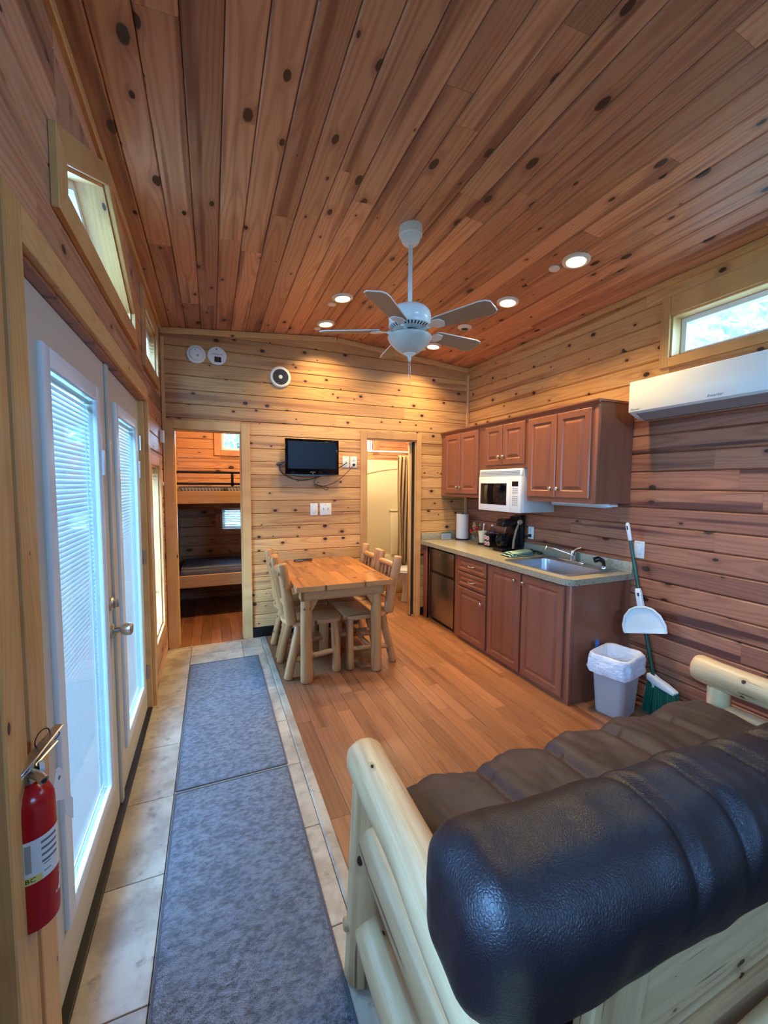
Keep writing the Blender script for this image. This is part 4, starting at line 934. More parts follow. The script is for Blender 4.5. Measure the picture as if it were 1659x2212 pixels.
MB().lathe([(.032, 0), (.045, .02), (.047, .045), (.036, .07), (.026, .085), (.032, .098)], (2.63, 3.70, ZC), (0, 0, 1), 24, cap=False).build('glass', 'clear_plastic', t, smooth=True)
rg = random.Random(9)
for k in range(11):
    a = rg.uniform(0, 2 * PI); r = rg.uniform(.02, .085); h = rg.uniform(.10, .19); c = Vector((2.63 + r * math.cos(a), 3.70 + r * math.sin(a), ZC + h))
    MB().tube([(2.63, 3.70, ZC + .02), (2.63 + r * .4 * math.cos(a), 3.70 + r * .4 * math.sin(a), ZC + h * .6), c], .0015, 5).build('stem', 'leaf_dry', t)
    m = MB()
    for j in range(9):
        d = Vector((rg.gauss(0, 1), rg.gauss(0, 1), rg.gauss(.4, 1))).normalized(); u = d.orthogonal().normalized() * .012; w = d.cross(u).normalized() * .012
        m.add([c, c + d * .013 + u, c + d * .024 + w * .3, c + d * .013 - u], [(0, 1, 2, 3)]); m.add([c, c + d * .013 + w, c + d * .024, c + d * .013 - w], [(0, 1, 2, 3)])
    m.build('flower', 'flower_red' if k % 3 == 0 else 'flower_tan', t)
t = thing('foam_cup', 'stack of cream disposable cups on a black tray', 'cup', (2.58, 3.50, ZC))
MB().lathe([(.048, 0), (.048, .018), (.042, .02), (.001, .02)], (2.58, 3.50, ZC), (0, 0, 1), 24).build('tray', 'black_plastic', t, smooth=True)
MB().lathe([(.031, .02), (.043, .128), (.046, .131), (.046, .138), (.043, .14), (.03, .04), (.001, .04)], (2.58, 3.50, ZC), (0, 0, 1), 28).build('cup', 'foam_cream', t, smooth=True)
MB().tube([(2.58, 3.50, ZC + .06), (2.602, 3.51, ZC + .205)], .006, 6).build('stirrer', 'vinyl_white', t)
for (x, y_), lab in (((2.655, 3.575), 'clear water bottle behind the cream cup'), ((2.665, 3.45), 'clear water bottle with a blue band beside the coffee pods')):
    t = thing('water_bottle', lab, 'bottle', (x, y_, ZC), group='water bottles')
    MB().lathe([(.028, .001), (.031, .01), (.03, .06), (.031, .075), (.031, .13), (.026, .155), (.014, .185), (.013, .195)], (x, y_, ZC), (0, 0, 1), 22).build('bottle', 'clear_plastic', t, smooth=True)
    MB().lathe([(.0316, .08), (.0316, .125)], (x, y_, ZC), (0, 0, 1), 22, cap=False).build('band', 'blue_label' if y_ < 3.5 else 'clear_plastic', t, smooth=True)
    MB().lathe([(.0145, .192), (.0145, .208), (.001, .209)], (x, y_, ZC), (0, 0, 1), 16).build('cap', 'vinyl_white', t, smooth=True)
t = thing('pod_box', 'dark box showing round coffee pods with pale lids', 'box', (2.57, 3.33, ZC))
rot = Matrix.Rotation(-.5, 3, 'Z')
B('box', 'black_plastic', t, 2.52, 3.30, ZC, 2.62, 3.385, ZC + .13, .003)
for dz, dy in ((.035, .02), (.035, .062), (.088, .03), (.095, .07)):
    l_ = MB().lathe([(.022, 0), (.022, .004), (.001, .005)], (2.52, 3.30 + dy, ZC + dz), (-1, 0, 0), 18).build('pod_lid', 'foil_pink', t, smooth=True)
    MB().lathe([(.011, .005), (.011, .0065), (.007, .0065), (.007, .005)], (2.52, 3.30 + dy, ZC + dz), (-1, 0, 0), 14, cap=False).build('pod_mark', 'flower_red', l_)
def coffee_maker():
    t = thing('coffee_maker', 'tall black coffee maker with copper sides on the worktop', 'coffee maker', (2.57, 3.10, ZC)); m = 'black_plastic'
    B('drip_base', m, t, 2.45, 3.03, ZC, 2.70, 3.17, ZC + .03, .008)
    MB().prism([(2.575, ZC + .03), (2.70, ZC + .03), (2.70, ZC + .315), (2.655, ZC + .318), (2.63, ZC + .26), (2.60, ZC + .17), (2.578, ZC + .08)], 'y', 3.035, 3.165).build('tower', m, t, .005)
    for y_ in (3.03, 3.1655): MB().prism([(2.568, ZC + .008), (2.592, ZC + .008), (2.598, ZC + .10), (2.618, ZC + .18), (2.652, ZC + .262), (2.64, ZC + .268), (2.600, ZC + .19), (2.578, ZC + .10)], 'y', y_, y_ + .0045).build('side_band', 'tan_panel', t)
    MB().prism([(2.47, ZC + .225), (2.62, ZC + .235), (2.64, ZC + .275), (2.60, ZC + .30), (2.50, ZC + .298), (2.475, ZC + .28)], 'y', 3.045, 3.155).build('brew_head', m, t, .012)
    B('chrome_trim', 'chrome', t, 2.472, 3.05, ZC + .238, 2.60, 3.15, ZC + .25, .004)
    MB().lathe([(.04, .03), (.052, .05), (.054, .1), (.046, .15), (.05, .17)], (2.515, 3.10, ZC), (0, 0, 1), 24).build('carafe', 'black_gloss', t, smooth=True)
    MB().tube(bez([(2.47, 3.09, ZC + .15), (2.435, 3.08, ZC + .14), (2.43, 3.08, ZC + .1), (2.46, 3.09, ZC + .07)], 5), .008, 8).build('carafe_handle', m, t, smooth=True)
    MB().lathe([(.026, 0), (.026, .012), (.02, .018), (.001, .019)], (2.655, 3.035, ZC + .27), (-.3, -1, 0), 18).build('dial', 'satin_nickel', t, smooth=True)
    B('water_tank', m, t, 2.655, 3.02, ZC + .03, 2.704, 3.12, ZC + .335, .006)
    MB().tube(bez([(2.70, 3.03, ZC + .12), (2.712, 2.995, ZC + .14), (2.715, 2.97, ZC + .152), (2.72, 2.962, ZC + .15)], 6), .004, 7).build('cord', m, t, smooth=True)
    MB().lathe([(.015, 0), (.013, .02), (.006, .026)], (XR - .009, 2.962, 1.005), (-1, 0, 0), 12).build('plug', m, t, smooth=True)
coffee_maker()
def dish_cloth():
    t = thing('dish_cloth', 'folded pale green dish cloth with dark stripes beside the sink', 'cloth', (2.42, 2.82, ZC))
    def fold(u, v):                                              # u along y (folded edge), v along x
        x = 2.30 + .30 * v; y_ = 2.745 + .17 * u
        return x, y_
    for k, (z0, mt) in enumerate(((.002, 'terry_green'), (.012, 'terry_stripe'), (.016, 'terry_green'), (.027, 'terry_green'))):
        sh = .012 * k
        m = MB().grid(14, 14, lambda u, v, z0=z0, sh=sh, k=k: (2.31 + sh + (.30 - 1.5 * sh) * v + .02 * u, 2.745 + (.16 - sh) * u + .035 * v, ZC + z0 + .005 + .009 * (1 - (2 * u - 1) ** 6) + .006 * noise.noise((u * 3, v * 4, k * 3.1))))
        o = m.build('fold', mt, t, smooth=True); s = o.modifiers.new('thick', 'SOLIDIFY'); s.thickness = .006
dish_cloth()
tag(MB().tube(bez([(2.70, 2.95, ZC + .006), (2.69, 2.90, ZC + .03), (2.66, 2.87, ZC + .012), (2.69, 2.84, ZC + .022), (2.67, 2.80, ZC + .007), (2.695, 2.78, ZC + .014), (2.70, 2.86, ZC + .02), (2.68, 2.92, ZC + .008)], 6), .0045, 7).build('coiled_cord', 'black_plastic', None, smooth=True), 'short black cord coiled on the worktop against the backsplash', 'cable')
# ================================================================== FURNITURE
def rug(label, x0, x1, y0, y1):
    t = thing('runner_rug', label, 'rug', ((x0 + x1) / 2, (y0 + y1) / 2, .001), group='grey runner rugs')
    nx, ny = 34, max(20, int((y1 - y0) / .02))
    def fn(u, v):
        e = min(u, 1 - u) * (x1 - x0); f = min(v, 1 - v) * (y1 - y0); k = min(1, min(e, f) / .02)
        return (x0 + (x1 - x0) * u + .003 * noise.noise((v * 9, u * 2, 1)) * (u < .01 or u > .99), y0 + (y1 - y0) * v, .0022 + .0085 * k ** .5 + k * .0022 * noise.noise((u * 26, v * 26 * (y1 - y0) / .52, 3)))
    MB().grid(nx, ny, fn).build('pile', 'rug_pile', t, smooth=True, center=False)
    m = MB()
    for a, b, c, d in ((x0 - .004, x0 + .004, y0, y1), (x1 - .004, x1 + .004, y0, y1), (x0, x1, y0 - .004, y0 + .004), (x0, x1, y1 - .004, y1 + .004)): m.box(a, c, .0012, b, d, .006)
    m.build('binding', 'rug_edge', t)
rug('grey runner rug nearer the bunk doorway', -.187, .335, 2.095, 3.57)
rug('grey runner rug running under the camera beside the futon arm', -.187, .332, .15, 2.075)

# log table
def dining_table():
    x0, x1, y0, y1, zt = .54, 1.275, 2.868, 3.965, .737
    t = thing('log_table', 'small dining table with a glossy pine top and peeled log legs', 'table', ((x0 + x1) / 2, (y0 + y1) / 2, 0))
    rg = random.Random(21); w = (x1 - x0) / 7
    for k in range(7):
        for p, q in splits(y0, y1, rg, .25, .62, 1.0): board(t, (x0 + w * (k + .5), (p + q) / 2, zt), (0, 1, 0), (-1, 0, 0), q - p, w + .0011, .038, 'pine_table', .0004, 'stave')
    for a, b, c, d in ((x0 - .004, y0 - .004, x1 + .004, y0), (x0 - .004, y1, x1 + .004, y1 + .004), (x0 - .004, y0, x0, y1), (x1, y0, x1 + .004, y1)): B('edge_band', 'log_chair', t, a, b, zt - .038, c, d, zt - .001)
    ax0, ax1, ay0, ay1 = x0 + .035, x1 - .055, y0 + .028, y1 - .05
    for c, ex, ey, L in ((((ax0 + ax1) / 2, ay0, .662), (1, 0, 0), (0, 0, 1), ax1 - ax0), (((ax0 + ax1) / 2, ay1, .662), (-1, 0, 0), (0, 0, 1), ax1 - ax0), ((ax0, (ay0 + ay1) / 2, .662), (0, -1, 0), (0, 0, 1), ay1 - ay0), ((ax1, (ay0 + ay1) / 2, .662), (0, 1, 0), (0, 0, 1), ay1 - ay0)):
        board(t, c, ex, ey, L, .074, .022, 'log_chair', .002, 'apron')
    k = 0
    for x in (ax0 + .045, ax1 - .045):
        for y_ in (ay0 + .048, ay1 - .048):
            log('leg', (x, y_, 0), (x, y_, .66), .045, .041, t, 'log_chair', k, wob=.0015); k += 1
    for x, s in ((ax0 + .09, 1), (ax1 - .09, -1)): MB().prism([(x - s * .012, .625), (x + s * .05, .625), (x + s * .042, .62), (x, .545), (x - s * .012, .55)], 'y', ay0 + .03, ay0 + .055).build('corner_brace', 'log_chair', t, .002, 1)
    r = thing('remote_control', 'slim black and silver remote lying on the table edge by the wall', 'remote control', (.76, 3.86, zt))
    R = Matrix.Rotation(.15, 3, 'Z')
    B('body', 'black_plastic', r, .70, 3.845, zt + .001, .875, 3.885, zt + .018, .004, rot=R); B('side_strip', 'satin_nickel', r, .702, 3.843, zt + .006, .873, 3.887, zt + .011, .002, rot=R)
    for i in range(6): MB().lathe([(.004, 0), (.004, .002)], (.725 + i * .022, 3.862 + i * .0032, zt + .0178), (0, 0, 1), 8).build('button', 'paper_grey', r)
dining_table()
def make_chair():
    t = thing('log_chair', '', 'chair', (0, 0, 0), group='log chairs at the table')
    prof = [(.225, -.14), (.225, .14), (.20, .185), (.14, .2), (-.06, .2)] + [(-.06 - .165 * math.sin(a), .2 * math.cos(a)) for a in [PI * k / 12 for k in range(1, 12)]] + [(-.06, -.2), (.14, -.2), (.20, -.185)]
    MB().prism(prof[::-1], 'z', .402, .436).build('seat', 'log_chair', t, .008, 2)
    k = 50
    for s in (-1, 1):
        log('leg', (.175, s * .165, 0), (.165, s * .15, .405), .034, .03, t, 'log_chair', k); log('leg', (-.205, s * .165, 0), (-.115, s * .14, .405), .034, .029, t, 'log_chair', k + 1)
        log('stretcher', (-.18, s * .155, .135), (.17, s * .158, .165), .02, .02, t, 'log_chair', k + 2, n=10); k += 5
        log('back_post', (-.165, s * .155, .42), (-.245, s * .165, .885), .042, .035, t, 'log_chair', k + 3)
        MB().tube([(-.238, s * .165, .80), (-.275, s * .168, .81)], .011, 8).build('tenon', 'log_chair', t, smooth=True)
    log('stretcher', (-.01, -.178, .15), (-.01, .178, .15), .019, .019, t, 'log_chair', 71, n=10)
    log('back_rail', (-.228, -.185, .80), (-.228, .185, .80), .026, .026, t, 'log_chair', 72, n=12); log('back_rail', (-.186, -.175, .535), (-.186, .175, .535), .023, .023, t, 'log_chair', 73, n=12)
    for j, y_ in enumerate((-.085, 0, .085)): log('spindle', (-.186, y_, .545), (-.227, y_, .795), .017, .016, t, 'log_chair', 80 + j, n=10)
    return t
ch = make_chair()
for i, (x, y_, r, lab) in enumerate(((.70, 3.205, 0, 'log chair on the rug side of the table, nearer the camera'), (.70, 3.617, 0, 'log chair on the rug side of the table, next to the back wall'),
                                     (1.155, 3.2, PI, 'log chair on the kitchen side of the table, nearer the camera'), (1.155, 3.615, PI, 'log chair on the kitchen side of the table, in front of the bathroom doorway'))):
    wm = Matrix.Translation((x, y_, 0)) @ Matrix.Rotation(r + (.012, -.01, .012, -.01)[i], 4, 'Z')
    if i == 0: ch.matrix_basis = wm; WM[ch.name] = wm; c = ch
    else: c = copy_tree(ch, wm)
    c['label'] = lab

# futon with a peeled log frame
def futon():
    t = thing('log_futon', 'peeled log futon frame with thick round arm rails, its back towards the camera', 'sofa', (1.25, .8, 0))
    for side, (xf, xb, x_) in enumerate(((.436, .372, .392), (2.135, 2.15, 2.14))):
        s = side * 30
        log('arm_rail', (xf, 1.19, .604), (xb, .02, .585), .062, .056, t, 'log_wood', 2 + s, n=22, segs=14, wob=.006, end=.02)
        log('post', (x_ - .008, 1.075, 0), (x_ + .022, 1.105, .575), .052, .044, t, 'log_wood', 3 + s, n=18, wob=.003)
        log('post', (x_, .12, 0), (x_, .12, .56), .05, .045, t, 'log_wood', 4 + s, n=16)
        log('side_rail', (x_ + .02, 1.07, .425), (x_ - .005, .15, .425), .046, .05, t, 'log_wood', 5 + s, n=18, wob=.006)
        log('side_rail', (x_ + .015, 1.07, .165), (x_ - .005, .15, .165), .05, .054, t, 'log_wood', 6 + s, n=18, wob=.006)
        for z in (.165,): MB().lathe([(.017, 0), (.017, .016), (.012, .02), (.001, .021)], (x_ - .04, 1.085, z), (-1, .2, 0), 14).build('peg', 'log_wood', t, smooth=True)
    log('front_rail', (.40, 1.09, .27), (2.12, 1.09, .27), .045, .045, t, 'log_wood', 91, n=16); log('rear_rail', (.40, .42, .27), (2.12, .42, .27), .042, .042, t, 'log_wood', 92, n=16)
    for k in range(7): board(t, (.55 + k * .235, .80, .335), (0, 1, 0), (-1, 0, 0), .56, .09, .02, 'log_wood', .003, 'slat')
    # slatted back frame behind the mattress
    ex = (1, 0, 0); ey = Vector((0, -.10, 1)).normalized()
    board(t, (1.40, .465, .50), ex, ey, 1.34, .24, .03, 'log_wood', .004, 'back_board'); board(t, (1.40, .485, .275), ex, ey, 1.34, .18, .03, 'log_wood', .004, 'back_board')
    for x in (.655, 2.07): board(t, (x, .474, .335), ey, (-1, 0, 0), .52, .145, .034, 'log_wood', .004, 'back_stile')
    m = thing('futon_mattress', 'dark brown leather futon mattress folded into seat and back', 'futon', (1.25, .8, .34))
    def wr(p, amp, seed):
        return amp * (noise.noise((p.x * 5.5 + seed, p.y * 3.2, p.z * 4)) + .5 * noise.noise((p.x * 13, p.y * 6 + seed, p.z * 9)))
    def seat(p):
        q = p.copy(); u = p.x / .78; v = p.y / .33
        for xs in (-.46, -.155, .15, .455):                        # stitched valleys running front to back
            q.z -= .022 * math.exp(-((p.x - xs) / .018) ** 2) * min(1, max(0, p.z / .06))
        if p.z > 0: q.z += (.03 * (1 - v * v) * (1 - u ** 6) + wr(p, .02, 1) + .006 * noise.noise((p.x * 30, p.y * 14, 2))) * min(1, p.z / .05)
        q.y += wr(p, .010, 5) + (.015 * math.cos(p.x * 20.6) if p.y > .2 else 0)
        return q + Vector((1.30, .878, .40))
    soft_box(1.60, .62, .16, .07, 110, 46, 12, seat).build('seat_section', 'suede_brown', m, smooth=True, center=False, angle=180)
    A = Matrix.Rotation(math.radians(6), 3, 'X')
    def back(p):
        q = p.copy(); u = p.x / .9; w = p.z / .135; near = max(0.0, -p.y / .1175)
        q.y -= .03 * near * (1 - w * w) * (1 - u ** 8)
        q.y -= wr(p, .010, 9) * near
        top = max(0, p.z + .01) / .145
        q.z += wr(p, .012, 3) * (.3 + top)
        for xs, sl in ((-.36, .5), (-.22, .2), (.02, .35), (.16, .15), (.38, .3), (.66, .2)):        # pulled creases over the top roll
            d = p.x - xs - sl * (p.z - .2) - .05 * noise.noise((p.z * 9, xs * 7, 1)); e = math.exp(-(d / .016) ** 2) - .5 * math.exp(-((d - .035) / .03) ** 2)
            q.z -= .014 * top * e; q.y += .012 * top * e * near
        q.z -= .05 * (u + .8) * (1 if p.z > -.05 else .3)
        if p.x < -.82: q.x += .014 * wr(p * 1.5, 1, 2)
        return A @ q + Vector((1.225, .56, .70))
    soft_box(1.76, .235, .27, .085, 180, 22, 40, back).build('back_section', 'leather_glossy', m, smooth=True, center=False, angle=180)
    soft_box(1.56, .16, .34, .06, 40, 8, 10, lambda p: p + Vector((1.30, .59 - .1 * p.z, .50))).build('fold_section', 'suede_brown', m, smooth=True, center=False, angle=180)
futon()

# bin, liner, broom and dustpan
def waste_bin():
    cx, cy = 2.40, 1.80; t = thing('waste_bin', 'grey plastic waste bin with a white bag folded over its rim', 'waste bin', (cx, cy, 0))
    R = Matrix.Rotation(math.radians(14), 3, 'Z')
    def ring(w, d, z, r, n=8, wob=0, seed=0):
        out = []; cs = ((1, 1, 0), (-1, 1, PI / 2), (-1, -1, PI), (1, -1, 1.5 * PI)); base = []
        for sx_, sy_, a0 in cs:
            for k in range(7): a = a0 + PI / 2 * k / 6; base.append(Vector((sx_ * (w / 2 - r) + r * math.cos(a), sy_ * (d / 2 - r) + r * math.sin(a), 0)))
        for k in range(28):
            a, b = base[k], base[(k + 1) % 28]; m_ = 7 if k % 7 == 6 else 1
            for i in range(m_): out.append(a.lerp(b, i / m_))
        res = []
        for p in out:
            zz = z
            if wob:
                p = p * (1 + wob * (noise.noise((p.x * 38 + seed * .7, p.y * 38, z * 30)) + .6 * noise.noise((p.x * 90, p.y * 90 + seed, z * 50)))); zz = z + wob * .16 * noise.noise((p.x * 22 + seed * .5, p.y * 22, 4))
            p = R @ p; res.append((cx + p.x, cy + p.y, zz))
        return res
    def skin(rows, cap0=False):
        n = len(rows[0]); m = MB(); m.add([p for r_ in rows for p in r_], [(j * n + i, j * n + (i + 1) % n, (j + 1) * n + (i + 1) % n, (j + 1) * n + i) for j in range(len(rows) - 1) for i in range(n)])
        if cap0: m.f.append(tuple(range(n)))
        return m
    skin([ring(.19, .16, .0, .03), ring(.205, .175, .006, .035), ring(.265, .215, .37, .04), ring(.275, .225, .375, .042), ring(.275, .225, .385, .042), ring(.258, .208, .385, .04), ring(.20, .165, .02, .03)], True).build('bin', 'bin_grey', t, smooth=True)
    rows = [ring(.15, .12, .12, .03, 12, .10, 1), ring(.185, .15, .22, .04, 12, .08, 2), ring(.215, .175, .32, .045, 12, .05, 3), ring(.246, .198, .385, .045, 12, .012, 4), ring(.275, .226, .396, .048, 12, .03, 4), ring(.29, .24, .39, .05, 12, .04, 4.4), ring(.298, .248, .372, .05, 12, .06, 5),
            ring(.302, .252, .35, .05, 12, .13, 6), ring(.304, .254, .325, .05, 12, .14, 7), ring(.306, .256, .30, .05, 12, .12, 8), ring(.298, .248, .272, .05, 12, .05, 9)]
    skin(rows, True).build('bag', 'bag_white', t, smooth=True, angle=180)
    MB().prism([(2.36, .36), (2.385, .36), (2.39, .425), (2.375, .44), (2.358, .42)], 'y', 1.925, 1.93).build('drawstring', 'blue_label', t)
waste_bin()
def broom():
    top, low = Vector((2.655, 1.958, 1.215)), Vector((2.62, 1.70, .22)); d = (low - top).normalized()
    t = thing('broom', 'green-handled broom with white head leaning against the plank wall', 'broom', (2.63, 1.64, 0))
    MB().tube([top + d * .08, low], .0115, 12).build('handle', 'green_handle', t, smooth=True)
    g = MB().tube([top, top + d * .012, top + d * .12, top + d * .125], [.008, .0135, .0135, .012], 12).build('grip', 'white_plastic', t, smooth=True)
    MB().tube([top + d * .022 + Vector((-.013, -.003, 0)), top + d * .05 + Vector((-.013, -.003, 0))], .004, 6).build('hang_hole', 'ink', g)
    MB().lathe([(.016, -.02), (.02, .02), (.022, .05)], low, d, 14).build('socket', 'white_plastic', t, smooth=True)
    MB().prism([(1.555, .195), (1.62, .222), (1.665, .232), (1.71, .25), (1.735, .25), (1.735, .21), (1.68, .19), (1.56, .172)], 'x', 2.595, 2.645).build('head', 'white_plastic', t, .006)
    rg = random.Random(2); m = MB()
    for k in range(420):
        y_ = rg.uniform(1.558, 1.732); x = rg.uniform(2.598, 2.642); f = (y_ - 1.645) / .09; z0 = .20 + .0 * f; y2 = y_ + f * .03 - .012; x2 = x + (x - 2.62) * .7 - .005; z2 = .004 + .035 * max(0, -f) * 0
        m.tube([(x, y_, .19), ((x + x2) / 2, (y_ + y2) / 2, .1), (x2, y2, z2)], .0028, 4)
    o = m.build('bristles', 'green_bristle', t, smooth=True); o['kind'] = 'stuff'
    # dustpan clipped to the handle
    p = thing('dustpan', 'white dustpan clipped upright onto the green broom handle', 'dustpan', (2.6, 1.80, .53))
    c = top + (low - top) * .60; ax = -d; u = Vector((.42, -.9, 0)).normalized(); u = (u - ax * u.dot(ax)).normalized(); w = ax.cross(u).normalized()
    if w.x > 0: w = -w
    o_ = c + w * .022
    pt = lambda a, b, h=0: o_ + u * a + ax * b + w * h
    out = [(-.118, -.115), (-.12, -.07), (-.10, -.01), (-.065, .03), (-.03, .045), (.03, .045), (.065, .03), (.10, -.01), (.12, -.07), (.118, -.115)]
    n = len(out); m = MB()
    m.v = [pt(a, b, .0) for a, b in out] + [pt(a, b, .006) for a, b in out]; m.f = [tuple(range(n)), tuple(range(n, 2 * n))] + [(i, (i + 1) % n, n + (i + 1) % n, n + i) for i in range(n)]
    m.build('pan', 'white_plastic', p)
    MB().tube([pt(a * 1.0, b, .012) for a, b in out[0:10]], .008, 8).build('rim', 'white_plastic', p, smooth=True)
    m = MB(); m.v = [pt(a, b, h) for a, b, h in ((-.122, -.118, .0), (.122, -.118, .0), (.122, -.098, .0), (-.122, -.098, 0), (-.122, -.122, .012), (.122, -.122, .012), (.122, -.098, .009), (-.122, -.098, .009))]; m.f = [(0, 1, 2, 3), (4, 5, 6, 7), (0, 1, 5, 4), (1, 2, 6, 5), (2, 3, 7, 6), (3, 0, 4, 7)]; m.build('lip', 'white_plastic', p)
    m = MB(); m.v = [pt(a, b, h) for h in (-.002, .016) for a, b in ((-.018, .03), (-.016, .15), (-.012, .165), (.012, .165), (.016, .15), (.018, .03))]; m.f = [(0, 1, 2, 3, 4, 5), (6, 7, 8, 9, 10, 11)] + [(i, (i + 1) % 6, 6 + (i + 1) % 6, 6 + i) for i in range(6)]
    hd = m.build('handle', 'white_plastic', p, .004)
    MB().tube([pt(0, .118, .0165), pt(0, .14, .0165)], .006, 8).build('hang_hole', 'ink', hd)
broom()

# fire extinguisher by the door
def extinguisher():
    x, y_ = -.34, .965; t = thing('fire_extinguisher', 'red fire extinguisher with white label and paper tag beside the doors', 'fire extinguisher', (x, y_, .58))
    z = .605; r = .0395
    MB().lathe([(.03, 0), (.038, .006), (r, .02), (r, .235), (.038, .255), (.03, .272), (.018, .283), (.016, .293)], (x, y_, z), (0, 0, 1), 36).build('cylinder', 'red_enamel', t, smooth=True)
    a0, a1 = math.radians(-150), math.radians(40)                # label wraps the side seen from the room
    def cyl(a, h, rr): return (x + rr * math.cos(a), y_ + rr * math.sin(a), z + h)
    lb = MB().grid(30, 2, lambda u, v: cyl(a0 + (a1 - a0) * u, .105 + .085 * v, r + .0004)).build('label', 'paper_white', t, smooth=True)
    MB().grid(30, 2, lambda u, v: cyl(math.radians(-118) + math.radians(66) * u, .106 + .014 * v, r + .0007)).build('label_band', 'paper_yellow', lb, smooth=True)
    for i in range(4): MB().grid(10, 2, lambda u, v, i=i: cyl(math.radians(-52) + math.radians(44) * u, .137 + .013 * i + .005 * v, r + .0007)).build('label_line', 'paper_grey', lb, smooth=True)
    for i in range(2): MB().grid(8, 2, lambda u, v, i=i: cyl(math.radians(-112 + 24 * i) + math.radians(14) * u, .128 + .055 * v, r + .0006)).build('label_text_block', 'bin_grey', lb, smooth=True)
    for hh in ((.118, .1195), (.132, .1335)): MB().grid(6, 2, lambda u, v: cyl(math.radians(-48) + math.radians(18) * u, hh[0] + (hh[1] - hh[0]) * v, r + .0007)).build('label_box', 'ink', lb, smooth=True)
    ca = math.radians(-84)
    text_part('ABC', .013, 'ink', lb, Matrix.Translation((x, y_, z + .113)), warp=lambda c: Vector(((r + .0012) * math.cos(ca + c.x / r), (r + .0012) * math.sin(ca + c.x / r), c.y)))
    MB().lathe([(.017, 0), (.017, .02), (.012, .024), (.012, .04)], (x, y_, z + .285), (0, 0, 1), 20).build('valve', 'satin_nickel', t, smooth=True)
    d = Vector((.35, .94, 0)).normalized()                       # levers point along the wall
    def lever(h0, h1, L, w, th, nm):
        m = MB(); s = d.cross(Vector((0, 0, 1))); P = Vector((x, y_, z))
        for k, (l, h) in enumerate(((-.03, h0), (.01, h0 + (h1 - h0) * .3), (L, h1))):
            for ss in (-1, 1):
                for tt in (0, th): m.v.append(P + d * l + s * ss * w * (1 if k < 2 else .75) + Vector((0, 0, h + tt)))
        for k in (0, 1):
            b = k * 4; m.f += [(b, b + 4, b + 6, b + 2), (b + 1, b + 3, b + 7, b + 5), (b, b + 1, b + 5, b + 4), (b + 2, b + 6, b + 7, b + 3)]
        m.f += [(0, 2, 3, 1), (8, 9, 11, 10)]; m.build(nm, 'satin_nickel', t, .002, 1)
    lever(.316, .348, .085, .0125, .004, 'squeeze_lever'); lever(.308, .322, .07, .011, .004, 'carry_handle')
    nz = Vector((.75, -.66, 0)).normalized(); p0 = Vector((x, y_, z + .305))
    MB().tube([p0, p0 + nz * .03, p0 + nz * .045 + Vector((0, 0, -.006))], .0085, 12).build('nozzle', 'satin_nickel', t, smooth=True); MB().lathe([(.005, 0), (.005, .001)], p0 + nz * .0455 + Vector((0, 0, -.006)), nz, 10).build('nozzle_hole', 'ink', t)
    g0 = p0 + Vector((.9, .43, 0)).normalized() * .016; MB().lathe([(.012, 0), (.012, .008), (.001, .009)], g0, (.9, .43, 0), 16).build('gauge', 'vinyl_white', t, smooth=True)
    c = Vector((x + .01, y_ + .045, z + .345)); MB().tube([c + Vector((.006 * math.cos(a), .02 * math.cos(a) + .0 * a, .016 * math.sin(a))) for a in [2 * PI * k / 20 for k in range(21)]], .0012, 6).build('pull_ring', 'ink', t)
    MB().tube([c + Vector((.012 * math.cos(a) + .008, .018 * math.cos(a) + .012, -.012 + .009 * math.sin(a))) for a in [2 * PI * k / 20 for k in range(21)]], .0009, 6).build('tie_loop', 'ink', t)
    tg = [(0, .286), (.012, .284), (.03, .262), (.036, .23), (.04, .205), (.060, .18), (.058, .135), (.03, .165), (.024, .205), (-.012, .228), (-.016, .245)]
    q = MB(); base = Vector((x + .037, y_ + .02, z)); e = Vector((.15, .98, 0)).normalized(); nn = e.cross(Vector((0, 0, 1)))
    k = len(tg); q.v = [base + e * a + Vector((0, 0, h)) + nn * o_ for o_ in (0, .0006) for a, h in tg]; q.f = [tuple(range(k)), tuple(range(k, 2 * k))] + [(i, (i + 1) % k, k + (i + 1) % k, k + i) for i in range(k)]
    tgp = q.build('inspection_tag', 'paper_white', t); MB().lathe([(.004, -.0004), (.004, .0012)], base + e * .01 + Vector((0, 0, .262)), nn, 10).build('tag_hole', 'paper_grey', tgp)
    m = MB(); m.add([cyl(math.radians(-60), .028, r + .0006), cyl(math.radians(0), .052, r + .0006), cyl(math.radians(10), .078, r + .0006), cyl(math.radians(-20), .052, r + .0006)], [(0, 1, 2, 3)]); m.build('sticker', 'paper_white', t)
    B('wall_hook', 'black_metal', t, XL + .0005, y_ - .012, z + .27, x - .016, y_ + .012, z + .30, .002)
extinguisher()

